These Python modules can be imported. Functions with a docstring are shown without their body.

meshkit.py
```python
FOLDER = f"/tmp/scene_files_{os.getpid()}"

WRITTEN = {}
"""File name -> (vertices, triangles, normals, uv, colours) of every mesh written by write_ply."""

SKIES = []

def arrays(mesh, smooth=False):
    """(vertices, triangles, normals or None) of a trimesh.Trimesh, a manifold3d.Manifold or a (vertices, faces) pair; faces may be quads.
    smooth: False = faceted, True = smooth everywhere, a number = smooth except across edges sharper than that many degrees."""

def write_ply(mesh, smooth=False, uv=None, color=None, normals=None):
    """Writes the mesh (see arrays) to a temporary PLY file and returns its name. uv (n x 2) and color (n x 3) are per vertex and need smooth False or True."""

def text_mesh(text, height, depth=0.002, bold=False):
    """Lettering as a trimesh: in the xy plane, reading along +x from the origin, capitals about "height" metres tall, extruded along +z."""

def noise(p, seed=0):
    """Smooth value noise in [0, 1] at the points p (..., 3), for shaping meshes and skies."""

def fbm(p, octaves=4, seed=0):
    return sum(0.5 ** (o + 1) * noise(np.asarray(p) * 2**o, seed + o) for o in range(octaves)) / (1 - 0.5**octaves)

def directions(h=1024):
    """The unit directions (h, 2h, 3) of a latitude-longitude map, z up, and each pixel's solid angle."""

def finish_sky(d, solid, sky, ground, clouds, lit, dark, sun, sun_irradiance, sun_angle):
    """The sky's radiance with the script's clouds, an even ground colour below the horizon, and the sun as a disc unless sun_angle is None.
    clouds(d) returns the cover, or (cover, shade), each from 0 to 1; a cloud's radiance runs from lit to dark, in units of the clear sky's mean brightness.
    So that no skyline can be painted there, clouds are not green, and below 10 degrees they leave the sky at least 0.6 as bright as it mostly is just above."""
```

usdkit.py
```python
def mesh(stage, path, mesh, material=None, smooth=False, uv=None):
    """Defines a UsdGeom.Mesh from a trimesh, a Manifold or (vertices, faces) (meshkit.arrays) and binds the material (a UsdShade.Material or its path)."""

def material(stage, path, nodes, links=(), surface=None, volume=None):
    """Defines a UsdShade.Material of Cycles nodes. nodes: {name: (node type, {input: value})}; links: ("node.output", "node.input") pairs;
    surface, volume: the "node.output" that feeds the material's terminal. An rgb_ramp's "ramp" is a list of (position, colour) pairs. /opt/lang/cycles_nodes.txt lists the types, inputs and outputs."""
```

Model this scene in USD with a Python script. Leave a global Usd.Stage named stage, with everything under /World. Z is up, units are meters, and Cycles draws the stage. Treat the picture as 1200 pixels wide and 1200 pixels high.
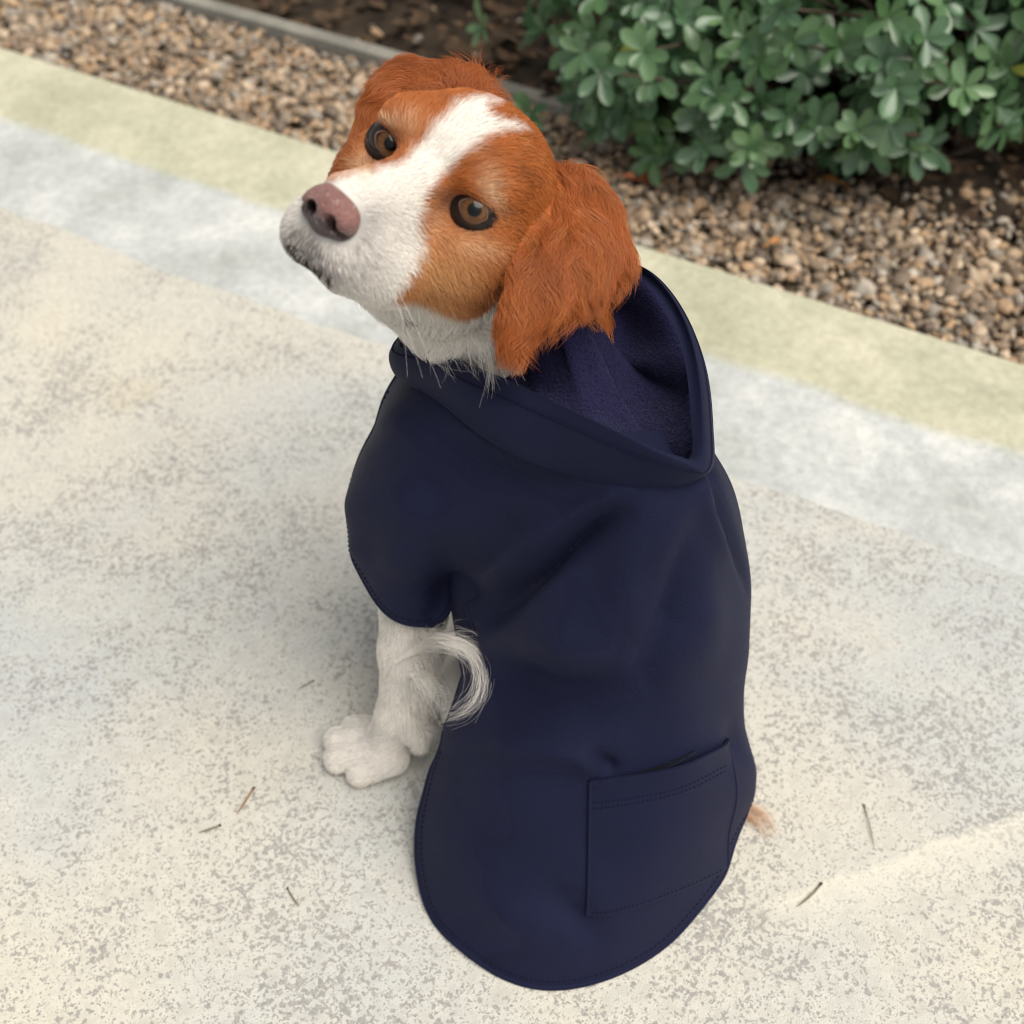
import math, random
import numpy as np, trimesh, usdkit, meshkit
from pxr import Usd, UsdGeom, UsdLux, UsdShade, Gf, Sdf, Vt
from scipy.interpolate import RBFInterpolator, CubicSpline
from scipy.spatial import Delaunay, cKDTree
import shapely
from shapely.geometry import Polygon, LineString

random.seed(5); np.random.seed(5)
RNG = np.random.default_rng(5)
stage = Usd.Stage.CreateInMemory()
UsdGeom.SetStageUpAxis(stage, 'Z')
UsdGeom.Xform.Define(stage, '/World')
LK = '/World/Looks/'
MK = lambda name, nodes, links=(), surface='p.BSDF': usdkit.material(stage, LK + name, nodes, links, surface=surface)

# ------------------------------------------------------------------ camera, sky, sun, exposure
EYE = np.array([0, 0, 1.08]); PITCH = math.radians(50); FPX = 1413.0
FWD = np.array([0, math.cos(PITCH), -math.sin(PITCH)]); UPV = np.array([0, math.sin(PITCH), math.cos(PITCH)]); RGT = np.array([1.0, 0, 0])
cam = UsdGeom.Camera.Define(stage, '/World/camera')
cam.AddTranslateOp().Set(tuple(EYE)); cam.AddRotateXOp().Set(90 - math.degrees(PITCH))
cam.CreateHorizontalApertureAttr(36.0); cam.CreateVerticalApertureAttr(36.0)
cam.CreateFocalLengthAttr(36.0 * FPX / 1200)
cam.CreateFStopAttr(36.0 * FPX / 1200 / 8.8); cam.CreateFocusDistanceAttr(0.91)
cam.CreateExposureAttr(1.86)

SUN = np.array([0.36, -0.22, 0.90]); SUN /= np.linalg.norm(SUN)
el, az = math.asin(SUN[2]), math.atan2(SUN[0], SUN[1])
sun = UsdLux.DistantLight.Define(stage, '/World/sun')
sun.CreateIntensityAttr(0.40); sun.CreateNormalizeAttr(True); sun.CreateAngleAttr(46.0); sun.CreateColorAttr(Gf.Vec3f(1.0, 0.95, 0.87))
zax = SUN; xax = np.cross([0, 0, 1.0], zax); xax /= np.linalg.norm(xax); yax = np.cross(zax, xax)
sun.AddTransformOp().Set(Gf.Matrix4d(*xax, 0, *yax, 0, *zax, 0, 0, 0, 0, 1))
dome = UsdLux.DomeLight.Define(stage, '/World/sky')
skym = usdkit.material(stage, LK + 'sky_light', {
    's': ('sky_texture', {'sky_type': 'single_scattering', 'sun_disc': False, 'sun_elevation': el, 'sun_rotation': az}),
    'c': ('texture_coordinate', {}), 'n': ('noise_texture', {'scale': 2.2, 'detail': 4.0, 'roughness': 0.55}),
    'r': ('rgb_ramp', {'ramp': [(0.30, (0.45,) * 3), (0.62, (0.95,) * 3)]}),
    'bw': ('rgb_to_bw', {}), 'w': ('mix', {'mix_type': 'multiply', 'fac': 1.0, 'color2': (1.55, 1.50, 1.44)}),
    'm': ('mix', {}), 'b': ('background_shader', {'strength': 0.058})},
    [('c.generated', 'n.vector'), ('n.fac', 'r.fac'), ('s.color', 'bw.color'), ('bw.val', 'w.color1'), ('r.color', 'm.fac'), ('s.color', 'm.color1'), ('w.color', 'm.color2'), ('m.color', 'b.color')], surface='b.background')
UsdShade.MaterialBindingAPI.Apply(dome.GetPrim()).Bind(skym)

# ------------------------------------------------------------------ helpers
def unproj(px, py, depth):
    px, py, depth = np.broadcast_arrays(np.asarray(px, float), np.asarray(py, float), np.asarray(depth, float))
    return EYE + depth[..., None] * (FWD + (px[..., None] - 600) / FPX * RGT - (py[..., None] - 600) / FPX * UPV)
def depth_at_z(px, py, z):
    k = FWD[2] - (np.asarray(py, float) - 600) / FPX * UPV[2]
    return (z - EYE[2]) / k
def pz(px, py, z): return unproj(px, py, depth_at_z(px, py, z))
def proj(p):
    d = np.asarray(p) - EYE; w = d @ FWD
    return 600 + FPX * (d @ RGT) / w, 600 - FPX * (d @ UPV) / w
USED = {}
def path_for(name, parent):
    base = (parent.GetPath().pathString if parent else '/World') + '/' + name
    n = USED.get(base, 0); USED[base] = n + 1
    return base if n == 0 else f'{base}_{n:03d}'
def tag(prim, label=None, cat=None, group=None, kind=None):
    prim = prim.GetPrim() if hasattr(prim, 'GetPrim') else prim
    for k, v in (('label', label), ('category', cat), ('group', group), ('kind', kind)):
        if v: prim.SetCustomDataByKey(k, v)
    return prim
def thing(name, label, cat, loc=(0, 0, 0), group=None):
    x = UsdGeom.Xform.Define(stage, path_for(name, None))
    if any(loc): x.AddTranslateOp().Set(tuple(float(c) for c in loc))
    return tag(x.GetPrim(), label, cat, group)
def obj(name, mesh, mat, parent=None, smooth=True, tint=None):
    m = usdkit.mesh(stage, path_for(name, parent), mesh, mat, smooth)
    if tint is not None:
        UsdGeom.PrimvarsAPI(m).CreatePrimvar('tint', Sdf.ValueTypeNames.Color3fArray, 'vertex').Set(Vt.Vec3fArray.FromNumpy(np.asarray(tint, np.float32)))
    return m.GetPrim()
def curves(name, pts, widths, mat, parent=None, tint=None):
    """pts (n, k, 3), widths (n, k)."""
    b = UsdGeom.BasisCurves.Define(stage, path_for(name, parent))
    n, k, _ = pts.shape
    b.CreateTypeAttr('cubic'); b.CreateBasisAttr('catmullRom'); b.CreateWrapAttr('pinned')
    b.CreatePointsAttr(Vt.Vec3fArray.FromNumpy(pts.reshape(-1, 3).astype(np.float32)))
    b.CreateCurveVertexCountsAttr(Vt.IntArray.FromNumpy(np.full(n, k, np.int32)))
    b.CreateWidthsAttr(Vt.FloatArray.FromNumpy(widths.reshape(-1).astype(np.float32))); b.SetWidthsInterpolation('vertex')
    if tint is not None:
        UsdGeom.PrimvarsAPI(b).CreatePrimvar('tint', Sdf.ValueTypeNames.Color3fArray, 'uniform').Set(Vt.Vec3fArray.FromNumpy(np.asarray(tint, np.float32)))
    UsdShade.MaterialBindingAPI.Apply(b.GetPrim()).Bind(mat)
    return b.GetPrim()
def spline(pts, n, closed=False):
    """Smooth curve through pts, n samples evenly spaced along it."""
    p = np.asarray(pts, float)
    if closed: p = np.vstack([p, p[:1]])
    s = np.r_[0, np.cumsum(np.linalg.norm(np.diff(p, axis=0), axis=1) ** 0.5)]
    cs = CubicSpline(s, p, bc_type='periodic' if closed else 'natural')
    fine = cs(np.linspace(0, s[-1], 40 * len(p)))
    L = np.r_[0, np.cumsum(np.linalg.norm(np.diff(fine, axis=0), axis=1))]
    at = np.linspace(0, L[-1], n + 1)[:-1] if closed else np.linspace(0, L[-1], n)
    return np.stack([np.interp(at, L, c) for c in fine.T], 1)
def tube(path, rad, sides=8, closed=False, flat=None):
    """Tube along path; flat = (normals (n,3), ratio) squashes it along those normals."""
    p = np.asarray(path, float); n = len(p); rad = np.broadcast_to(np.asarray(rad, float), (n,))
    t = np.roll(p, -1, 0) - np.roll(p, 1, 0) if closed else np.gradient(p, axis=0)
    t /= np.linalg.norm(t, axis=1, keepdims=True) + 1e-12
    if flat is None:
        a = np.zeros_like(p); ref = np.array([0.31, 0.2, 0.93])
        for i in range(n):
            v = ref - t[i] * (ref @ t[i]); a[i] = v / (np.linalg.norm(v) + 1e-12); ref = a[i]
        ratio = 1.0
    else:
        a = flat[0] - t * np.sum(flat[0] * t, 1, keepdims=True); a /= np.linalg.norm(a, axis=1, keepdims=True) + 1e-12; ratio = flat[1]
    b = np.cross(t, a); ang = np.arange(sides) / sides * 2 * math.pi
    v = p[:, None] + rad[:, None, None] * (np.cos(ang)[None, :, None] * a[:, None] * ratio + np.sin(ang)[None, :, None] * b[:, None])
    v = v.reshape(-1, 3); f = []
    for i in range(n if closed else n - 1):
        j = (i + 1) % n
        for k in range(sides):
            l = (k + 1) % sides
            f += [(i * sides + k, i * sides + l, j * sides + l), (i * sides + k, j * sides + l, j * sides + k)]
    if not closed:
        v = np.vstack([v, p[:1], p[-1:]]); c0, c1 = len(v) - 2, len(v) - 1
        for k in range(sides):
            l = (k + 1) % sides
            f += [(c0, l, k), (c1, (n - 1) * sides + k, (n - 1) * sides + l)]
    return v, np.array(f)
def join(parts):
    vs, fs, o = [], [], 0
    for v, f in parts:
        vs.append(np.asarray(v)); fs.append(np.asarray(f) + o); o += len(v)
    return np.vstack(vs), np.vstack(fs)
def vnormals(v, f):
    return meshkit.arrays((v, f), True)[2]

# ------------------------------------------------------------------ materials
def fabric(name, base, rough, sheen, bscale, bdist, tintc=(0.35, 0.38, 0.6)):
    return MK(name, {'c': ('texture_coordinate', {}),
        'n': ('noise_texture', {'scale': bscale, 'detail': 3.0, 'roughness': 0.6}), 'n2': ('noise_texture', {'scale': 22.0, 'detail': 3.0}),
        'r': ('rgb_ramp', {'ramp': [(0.3, tuple(0.95 * x for x in base)), (0.7, tuple(1.05 * x for x in base))]}),
        'b': ('bump', {'strength': 0.8, 'distance': bdist}), 'b2': ('bump', {'strength': 0.05, 'distance': 0.001}),
        'p': ('principled_bsdf', {'roughness': rough, 'specular_ior_level': 0.06, 'specular_tint': (0.62, 0.68, 1.0), 'sheen_weight': sheen, 'sheen_roughness': 0.45, 'sheen_tint': tintc})},
        [('c.object', 'n.vector'), ('c.object', 'n2.vector'), ('n.fac', 'b.height'), ('n2.fac', 'b2.height'), ('b2.normal', 'b.normal'), ('n2.fac', 'r.fac'), ('r.color', 'p.base_color'), ('b.normal', 'p.normal')])
M_SHELL = fabric('navy_softshell', (0.0076, 0.0086, 0.0225), 0.55, 0.02, 800.0, 0.0011)
M_FLEECE = fabric('navy_fleece', (0.0105, 0.0098, 0.0290), 0.95, 0.10, 420.0, 0.0035)
M_STITCH = fabric('navy_thread', (0.006, 0.0065, 0.018), 0.8, 0.0, 900.0, 0.0003)
M_HOOK = fabric('black_hook_tape', (0.004, 0.004, 0.006), 0.8, 0.1, 700.0, 0.002)
M_SKIN = MK('dog_hide', {'a': ('attribute', {'attribute': 'tint'}), 'p': ('principled_bsdf', {'roughness': 0.8, 'specular_ior_level': 0.1})}, [('a.color', 'p.base_color')])
M_FUR = MK('dog_hair', {'a': ('attribute', {'attribute': 'tint'}), 'p': ('principled_bsdf', {'roughness': 0.5, 'specular_ior_level': 0.35}), 't': ('translucent_bsdf', {}), 'm': ('mix_closure', {'fac': 0.22})},
    [('a.color', 'p.base_color'), ('a.color', 't.color'), ('p.BSDF', 'm.closure1'), ('t.BSDF', 'm.closure2')], surface='m.closure')
# ------------------------------------------------------------------ ground: patio, kerb bands, gravel bed, edging, soil
def gnd(px, py): return pz(px, py, 0.0)[:2]
A3, B3 = gnd(170, 306), gnd(1030, 617)
DIR = (B3 - A3) / np.linalg.norm(B3 - A3); NOR = np.array([-DIR[1], DIR[0]])        # NOR points away from the camera
if NOR[1] < 0: NOR = -NOR
off = lambda *q: float(np.mean([(gnd(*p) - A3) @ NOR for p in q]))
D2 = off((170, 190), (1030, 480)); D1 = off((170, 101), (400, 176), (1030, 378)); D0 = off((250, 5), (430, 62), (640, 132))
def strip(a, b, z, s0=-4.0, s1=4.0, zb=None, nx=60, wob=0.0, seed=0):
    """A slab between offsets a and b beyond the patio's edge, its top at z."""
    s = np.linspace(s0, s1, nx)
    w = wob * (meshkit.fbm(np.c_[s * 9, 0 * s, 0 * s], 4, seed) - 0.5)
    p0 = A3 + s[:, None] * DIR + (a + w)[:, None] * NOR if np.ndim(a) or wob else A3 + s[:, None] * DIR + a * NOR
    p1 = A3 + s[:, None] * DIR + b * NOR
    zb = z - 0.06 if zb is None else zb
    v = np.vstack([np.c_[p0, np.full(nx, z)], np.c_[p1, np.full(nx, z)], np.c_[p1, np.full(nx, zb)], np.c_[p0, np.full(nx, zb)]])
    f = []
    for i in range(nx - 1):
        for k in range(4):
            a0, b0 = k * nx + i, ((k + 1) % 4) * nx + i
            f += [(a0, a0 + 1, b0 + 1), (a0, b0 + 1, b0)]
    m = trimesh.Trimesh(v, np.array(f), process=False)
    if np.sum(m.face_normals[(m.triangles_center[:, 2] > z - 1e-6), 2]) < 0: f = [t[::-1] for t in f]
    return v, np.array(f)
C = {'g': ('geometry', {})}
# a paler smear of cement on the patio: its upper edge runs from P1 towards P2
P1_, P2_ = gnd(876, 1062), gnd(1030, 1008); PD_ = (P2_ - P1_) / np.linalg.norm(P2_ - P1_); PN_ = np.array([PD_[1], -PD_[0]]); PC_ = float(PN_ @ P1_) + 0.0175 * float(PN_.sum()); PS_ = float(PD_ @ P1_) + 0.0175 * float(PD_.sum())
M_PATIO = MK('worn_concrete', {
    'g': ('geometry', {}),
    'wn': ('noise_texture', {'scale': 150.0, 'detail': 2.0}), 'wm': ('vector_math', {'math_type': 'multiply_add', 'vector2': (0.008, 0.008, 0.008)}),
    'v1': ('voronoi_texture', {'scale': 290.0, 'feature': 'f1', 'randomness': 1.0}), 'v1s': ('separate_color', {}),
    'v2': ('voronoi_texture', {'scale': 620.0, 'feature': 'f1', 'randomness': 1.0}), 'v2s': ('separate_color', {}),
    'dn': ('noise_texture', {'scale': 7.5, 'detail': 6.0, 'roughness': 0.62}),
    'd1': ('map_range', {'from_min': 0.43, 'from_max': 0.66, 'to_min': -0.02, 'to_max': 0.50, 'clamp': True}),
    'd2': ('map_range', {'from_min': 0.40, 'from_max': 0.68, 'to_min': 0.02, 'to_max': 0.34, 'clamp': True}),
    'k1': ('math', {'math_type': 'less_than'}), 'k2': ('math', {'math_type': 'less_than'}), 'km': ('math', {'math_type': 'maximum'}),
    'bn': ('noise_texture', {'scale': 2.1, 'detail': 5.0, 'roughness': 0.55}), 'fn': ('noise_texture', {'scale': 55.0, 'detail': 5.0, 'roughness': 0.65}), 'gn': ('noise_texture', {'scale': 620.0, 'detail': 2.0}),
    'base': ('rgb_ramp', {'ramp': [(0.36, (0.325, 0.335, 0.325)), (0.50, (0.375, 0.363, 0.325)), (0.66, (0.415, 0.388, 0.322))]}),
    'fr': ('rgb_ramp', {'ramp': [(0.25, (0.80, 0.79, 0.78)), (0.5, (0.97, 0.97, 0.96)), (0.75, (1.07, 1.06, 1.03))]}),
    'gr': ('rgb_ramp', {'ramp': [(0.3, (0.93,) * 3), (0.7, (1.05,) * 3)]}),
    'st': ('noise_texture', {'scale': 3.3, 'detail': 4.0, 'roughness': 0.6}), 'sr': ('rgb_ramp', {'ramp': [(0.62, (1, 1, 1)), (0.78, (0.90, 0.84, 0.72))]}),
    'm1': ('mix', {'mix_type': 'multiply', 'fac': 1.0}), 'm2': ('mix', {'mix_type': 'multiply', 'fac': 1.0}), 'm3': ('mix', {'mix_type': 'multiply', 'fac': 1.0}),
    'sc': ('rgb_ramp', {'ramp': [(0.0, (0.135, 0.133, 0.132)), (0.6, (0.19, 0.183, 0.172)), (1.0, (0.26, 0.235, 0.20))]}),
    'kf': ('math', {'math_type': 'multiply', 'value2': 0.78}), 'mx': ('mix', {}),
    'hb': ('math', {'math_type': 'multiply_add', 'value2': -0.35}), 'b': ('bump', {'strength': 0.5, 'distance': 0.002}),
    'pw': ('noise_texture', {'scale': 28.0, 'detail': 5.0}), 'pv': ('vector_math', {'math_type': 'multiply_add', 'vector2': (0.035, 0.035, 0.0)}),
    'pt': ('vector_math', {'math_type': 'dot_product', 'vector2': (*(PN_ / 0.006), 0.0)}), 'po': ('math', {'math_type': 'subtract', 'value2': PC_ / 0.006, 'use_clamp': True}),
    'qt': ('vector_math', {'math_type': 'dot_product', 'vector2': (*(-PN_ / 0.05), 0.0)}), 'qo': ('math', {'math_type': 'add', 'value2': PC_ / 0.05 + 1.0, 'use_clamp': True}),
    'st2': ('vector_math', {'math_type': 'dot_product', 'vector2': (*(PD_ / 0.05), 0.0)}), 'so': ('math', {'math_type': 'subtract', 'value2': PS_ / 0.05, 'use_clamp': True}),
    'x1': ('math', {'math_type': 'multiply'}), 'x2': ('math', {'math_type': 'multiply'}), 'x3': ('math', {'math_type': 'multiply', 'value2': 0.5}), 'xm': ('mix', {'color2': (0.51, 0.475, 0.39)}),
    'p': ('principled_bsdf', {'roughness': 0.78, 'specular_ior_level': 0.3})},
    [('g.position', 'pw.vector'), ('pw.color', 'pv.vector1'), ('g.position', 'pv.vector3'), ('pv.vector', 'pt.vector1'), ('pv.vector', 'qt.vector1'), ('pv.vector', 'st2.vector1'), ('pt.value', 'po.value1'), ('qt.value', 'qo.value1'), ('st2.value', 'so.value1'),
     ('po.value', 'x1.value1'), ('qo.value', 'x1.value2'), ('x1.value', 'x2.value1'), ('so.value', 'x2.value2'), ('x2.value', 'x3.value1'), ('x3.value', 'xm.fac'), ('mx.color', 'xm.color1'),
     ('g.position', 'wn.vector'), ('wn.color', 'wm.vector1'), ('g.position', 'wm.vector3'), ('wm.vector', 'v1.vector'), ('wm.vector', 'v2.vector'),
     ('g.position', 'dn.vector'), ('g.position', 'bn.vector'), ('g.position', 'fn.vector'), ('g.position', 'gn.vector'), ('g.position', 'st.vector'),
     ('v1.color', 'v1s.color'), ('v2.color', 'v2s.color'), ('dn.fac', 'd1.value'), ('fn.fac', 'd2.value'), ('v1s.r', 'k1.value1'), ('d1.result', 'k1.value2'), ('v2s.r', 'k2.value1'), ('d2.result', 'k2.value2'),
     ('k1.value', 'km.value1'), ('k2.value', 'km.value2'), ('bn.fac', 'base.fac'), ('fn.fac', 'fr.fac'), ('gn.fac', 'gr.fac'), ('st.fac', 'sr.fac'),
     ('base.color', 'm1.color1'), ('fr.color', 'm1.color2'), ('m1.color', 'm2.color1'), ('gr.color', 'm2.color2'), ('m2.color', 'm3.color1'), ('sr.color', 'm3.color2'),
     ('v2s.g', 'sc.fac'), ('km.value', 'kf.value1'), ('kf.value', 'mx.fac'), ('m3.color', 'mx.color1'), ('sc.color', 'mx.color2'),
     ('km.value', 'hb.value1'), ('gn.fac', 'hb.value3'), ('hb.value', 'b.height'), ('xm.color', 'p.base_color'), ('b.normal', 'p.normal')])
def mottled(name, ramp, scale, rough=0.85, bump=0.003, fine=90.0):
    return MK(name, {'g': ('geometry', {}), 'n': ('noise_texture', {'scale': scale, 'detail': 6.0, 'roughness': 0.6}), 'f': ('noise_texture', {'scale': fine, 'detail': 4.0, 'roughness': 0.6}),
        'r': ('rgb_ramp', {'ramp': ramp}), 'fr': ('rgb_ramp', {'ramp': [(0.3, (0.82,) * 3), (0.7, (1.1,) * 3)]}), 'm': ('mix', {'mix_type': 'multiply', 'fac': 1.0}),
        'b': ('bump', {'strength': 0.6, 'distance': bump}), 'p': ('principled_bsdf', {'roughness': rough, 'specular_ior_level': 0.25})},
        [('g.position', 'n.vector'), ('g.position', 'f.vector'), ('n.fac', 'r.fac'), ('f.fac', 'fr.fac'), ('r.color', 'm.color1'), ('fr.color', 'm.color2'), ('f.fac', 'b.height'), ('m.color', 'p.base_color'), ('b.normal', 'p.normal')])
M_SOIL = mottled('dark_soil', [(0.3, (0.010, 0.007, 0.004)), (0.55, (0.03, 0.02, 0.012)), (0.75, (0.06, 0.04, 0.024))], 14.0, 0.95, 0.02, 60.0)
M_BEDBASE = mottled('gravel_bed_base', [(0.3, (0.05, 0.036, 0.022)), (0.7, (0.13, 0.095, 0.06))], 25.0, 0.95, 0.01)
M_EDGE = mottled('weathered_edging', [(0.3, (0.11, 0.105, 0.09)), (0.7, (0.20, 0.19, 0.16))], 12.0, 0.9)

soil = obj('soil', (np.array([[-40, -40, -0.075], [40, -40, -0.075], [40, 60, -0.075], [-40, 60, -0.075]]), np.array([[0, 1, 2], [0, 2, 3]])), M_SOIL, smooth=False); tag(soil, kind='structure')
def slab_edge(a, b, z, seed, nx=400):
    return strip(a, b, z, nx=nx, wob=0.02, seed=seed)
tag(obj('patio', slab_edge(0.0, -5.0, 0.0, 3), M_PATIO, smooth=False), kind='structure')
M_KERB = MK('kerb_concrete', {'g': ('geometry', {}), 'n': ('noise_texture', {'scale': 6.0, 'detail': 6.0, 'roughness': 0.62}), 'f': ('noise_texture', {'scale': 90.0, 'detail': 5.0, 'roughness': 0.65}), 'w': ('noise_texture', {'scale': 7.0, 'detail': 5.0}),
    'wv': ('vector_math', {'math_type': 'multiply_add', 'vector2': (0.03, 0.03, 0.0)}), 'd': ('vector_math', {'math_type': 'dot_product', 'vector2': (*(NOR / 0.02), 0.0)}), 'o': ('math', {'math_type': 'subtract', 'value2': float(NOR @ A3 + D2 - 0.010 + 0.015 * NOR.sum()) / 0.02, 'use_clamp': True}),
    'r1': ('rgb_ramp', {'ramp': [(0.32, (0.265, 0.275, 0.26)), (0.5, (0.335, 0.345, 0.335)), (0.68, (0.45, 0.445, 0.42))]}), 'r2': ('rgb_ramp', {'ramp': [(0.30, (0.26, 0.258, 0.18)), (0.5, (0.325, 0.317, 0.23)), (0.70, (0.40, 0.375, 0.29))]}),
    'mx': ('mix', {}), 'fr': ('rgb_ramp', {'ramp': [(0.3, (0.80,) * 3), (0.7, (1.1,) * 3)]}), 'm': ('mix', {'mix_type': 'multiply', 'fac': 1.0}), 'b': ('bump', {'strength': 0.6, 'distance': 0.003}), 'p': ('principled_bsdf', {'roughness': 0.85, 'specular_ior_level': 0.25})},
    [('g.position', 'n.vector'), ('g.position', 'f.vector'), ('g.position', 'w.vector'), ('w.color', 'wv.vector1'), ('g.position', 'wv.vector3'), ('wv.vector', 'd.vector1'), ('d.value', 'o.value1'), ('n.fac', 'r1.fac'), ('n.fac', 'r2.fac'), ('o.value', 'mx.fac'), ('r1.color', 'mx.color1'), ('r2.color', 'mx.color2'),
     ('mx.color', 'm.color1'), ('f.fac', 'fr.fac'), ('fr.color', 'm.color2'), ('f.fac', 'b.height'), ('m.color', 'p.base_color'), ('b.normal', 'p.normal')])
tag(obj('concrete_kerb', slab_edge(-0.02, D1, -0.005, 5), M_KERB, smooth=False), kind='structure')
tag(obj('gravel_bed', strip(D1 + 0.002, D0 + 0.9, -0.03, zb=-0.07), M_BEDBASE, smooth=False), kind='structure')
# soft ground beyond the edging
nx, ny = 120, 40
S, T = np.meshgrid(np.linspace(-4, 4, nx), np.linspace(D0 + 0.02, D0 + 3.0, ny), indexing='ij')
gp = A3 + S[..., None] * DIR + T[..., None] * NOR
gz = -0.02 + 0.05 * (meshkit.fbm(np.dstack([gp * 7, 0 * S]), 4, 11) - 0.5) + 0.05 * np.clip((T - D0) / 1.0, 0, 1)
gv = np.dstack([gp, gz]).reshape(-1, 3); idx = np.arange(nx * ny).reshape(nx, ny)
gf = np.vstack([np.stack([idx[:-1, :-1], idx[1:, :-1], idx[1:, 1:]], -1).reshape(-1, 3), np.stack([idx[:-1, :-1], idx[1:, 1:], idx[:-1, 1:]], -1).reshape(-1, 3)])
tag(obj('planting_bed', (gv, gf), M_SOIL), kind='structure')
SE = float((gnd(705, 152) - A3) @ DIR)
edge = strip(D0 - 0.014, D0 + 0.014, 0.012, -2.2, SE, -0.06)
tag(obj('bed_edging', edge, M_EDGE, smooth=False), 'thin weathered grey edging strip between the tan gravel and the dark bed', 'edging')
def sprinkle(n, a, b, s0, s1):
    s = RNG.uniform(s0, s1, n); t = RNG.uniform(a, b, n)
    return A3 + s[:, None] * DIR + t[:, None] * NOR
# gravel: one instancer of a few pebble shapes and stones of five tones
def pebble(seed):
    m = trimesh.creation.icosphere(1, 1.0); v = np.array(m.vertices)
    v *= (0.72 + 0.56 * meshkit.fbm(v * 1.3 + seed * 7.1, 3, seed))[:, None]
    return v * np.array([1.0, 0.76, 0.55]), np.array(m.faces)
tones = [(0.30, 0.215, 0.135), (0.20, 0.14, 0.09), (0.38, 0.29, 0.20), (0.13, 0.095, 0.065), (0.26, 0.225, 0.18), (0.31, 0.20, 0.11)]
gi = UsdGeom.PointInstancer.Define(stage, '/World/gravel'); tag(gi, 'loose tan and brown pebbles filling the bed beyond the kerb', 'gravel', kind='stuff')
protos = []
for k, c in enumerate(tones):
    mt = MK(f'pebble_tone_{k + 1}', {'o': ('object_info', {}), 'g': ('geometry', {}), 'n': ('noise_texture', {'scale': 60.0, 'detail': 3.0}), 'r': ('rgb_ramp', {'ramp': [(0.3, tuple(.6 * x for x in c)), (0.7, tuple(1.02 * x for x in c))]}),
        'h': ('map_range', {'to_min': 0.72, 'to_max': 1.25}), 'hs': ('hsv', {}), 'p': ('principled_bsdf', {'roughness': 0.75})}, [('g.position', 'n.vector'), ('n.fac', 'r.fac'), ('o.random', 'h.value'), ('h.result', 'hs.value'), ('r.color', 'hs.color'), ('hs.color', 'p.base_color')])
    for j in range(2):
        pm = usdkit.mesh(stage, f'/World/gravel/pebble_{2 * k + j + 1:03d}', pebble(10 * k + j), mt, False); protos.append(pm.GetPath())
gi.CreatePrototypesRel().SetTargets(protos)
NG = 17500
gxy = np.vstack([sprinkle(NG - 2780, D1 + 0.004, D0 - 0.014, -1.4, 1.7), sprinkle(80, D0 + 0.014, D0 + 0.25, -1.4, SE), sprinkle(2700, D0 - 0.02, D0 + 0.30, SE - 0.02, 1.7)])
rad = np.clip(RNG.lognormal(math.log(0.0064), 0.36, NG), 0.003, 0.015)
gz = -0.03 + rad * 0.4 + RNG.uniform(0, 0.022, NG)
q = RNG.normal(size=(NG, 4)) * [1, .35, .35, 1]; q /= np.linalg.norm(q, axis=1, keepdims=True)
gi.CreatePositionsAttr(Vt.Vec3fArray.FromNumpy(np.c_[gxy, gz].astype(np.float32)))
gi.CreateScalesAttr(Vt.Vec3fArray.FromNumpy(np.repeat(rad[:, None], 3, 1).astype(np.float32)))
gi.CreateOrientationsAttr(Vt.QuathArray([Gf.Quath(float(a), float(b), float(c), float(d)) for a, b, c, d in q]))
gi.CreateProtoIndicesAttr(Vt.IntArray.FromNumpy(RNG.integers(0, len(protos), NG).astype(np.int32)))
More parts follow.
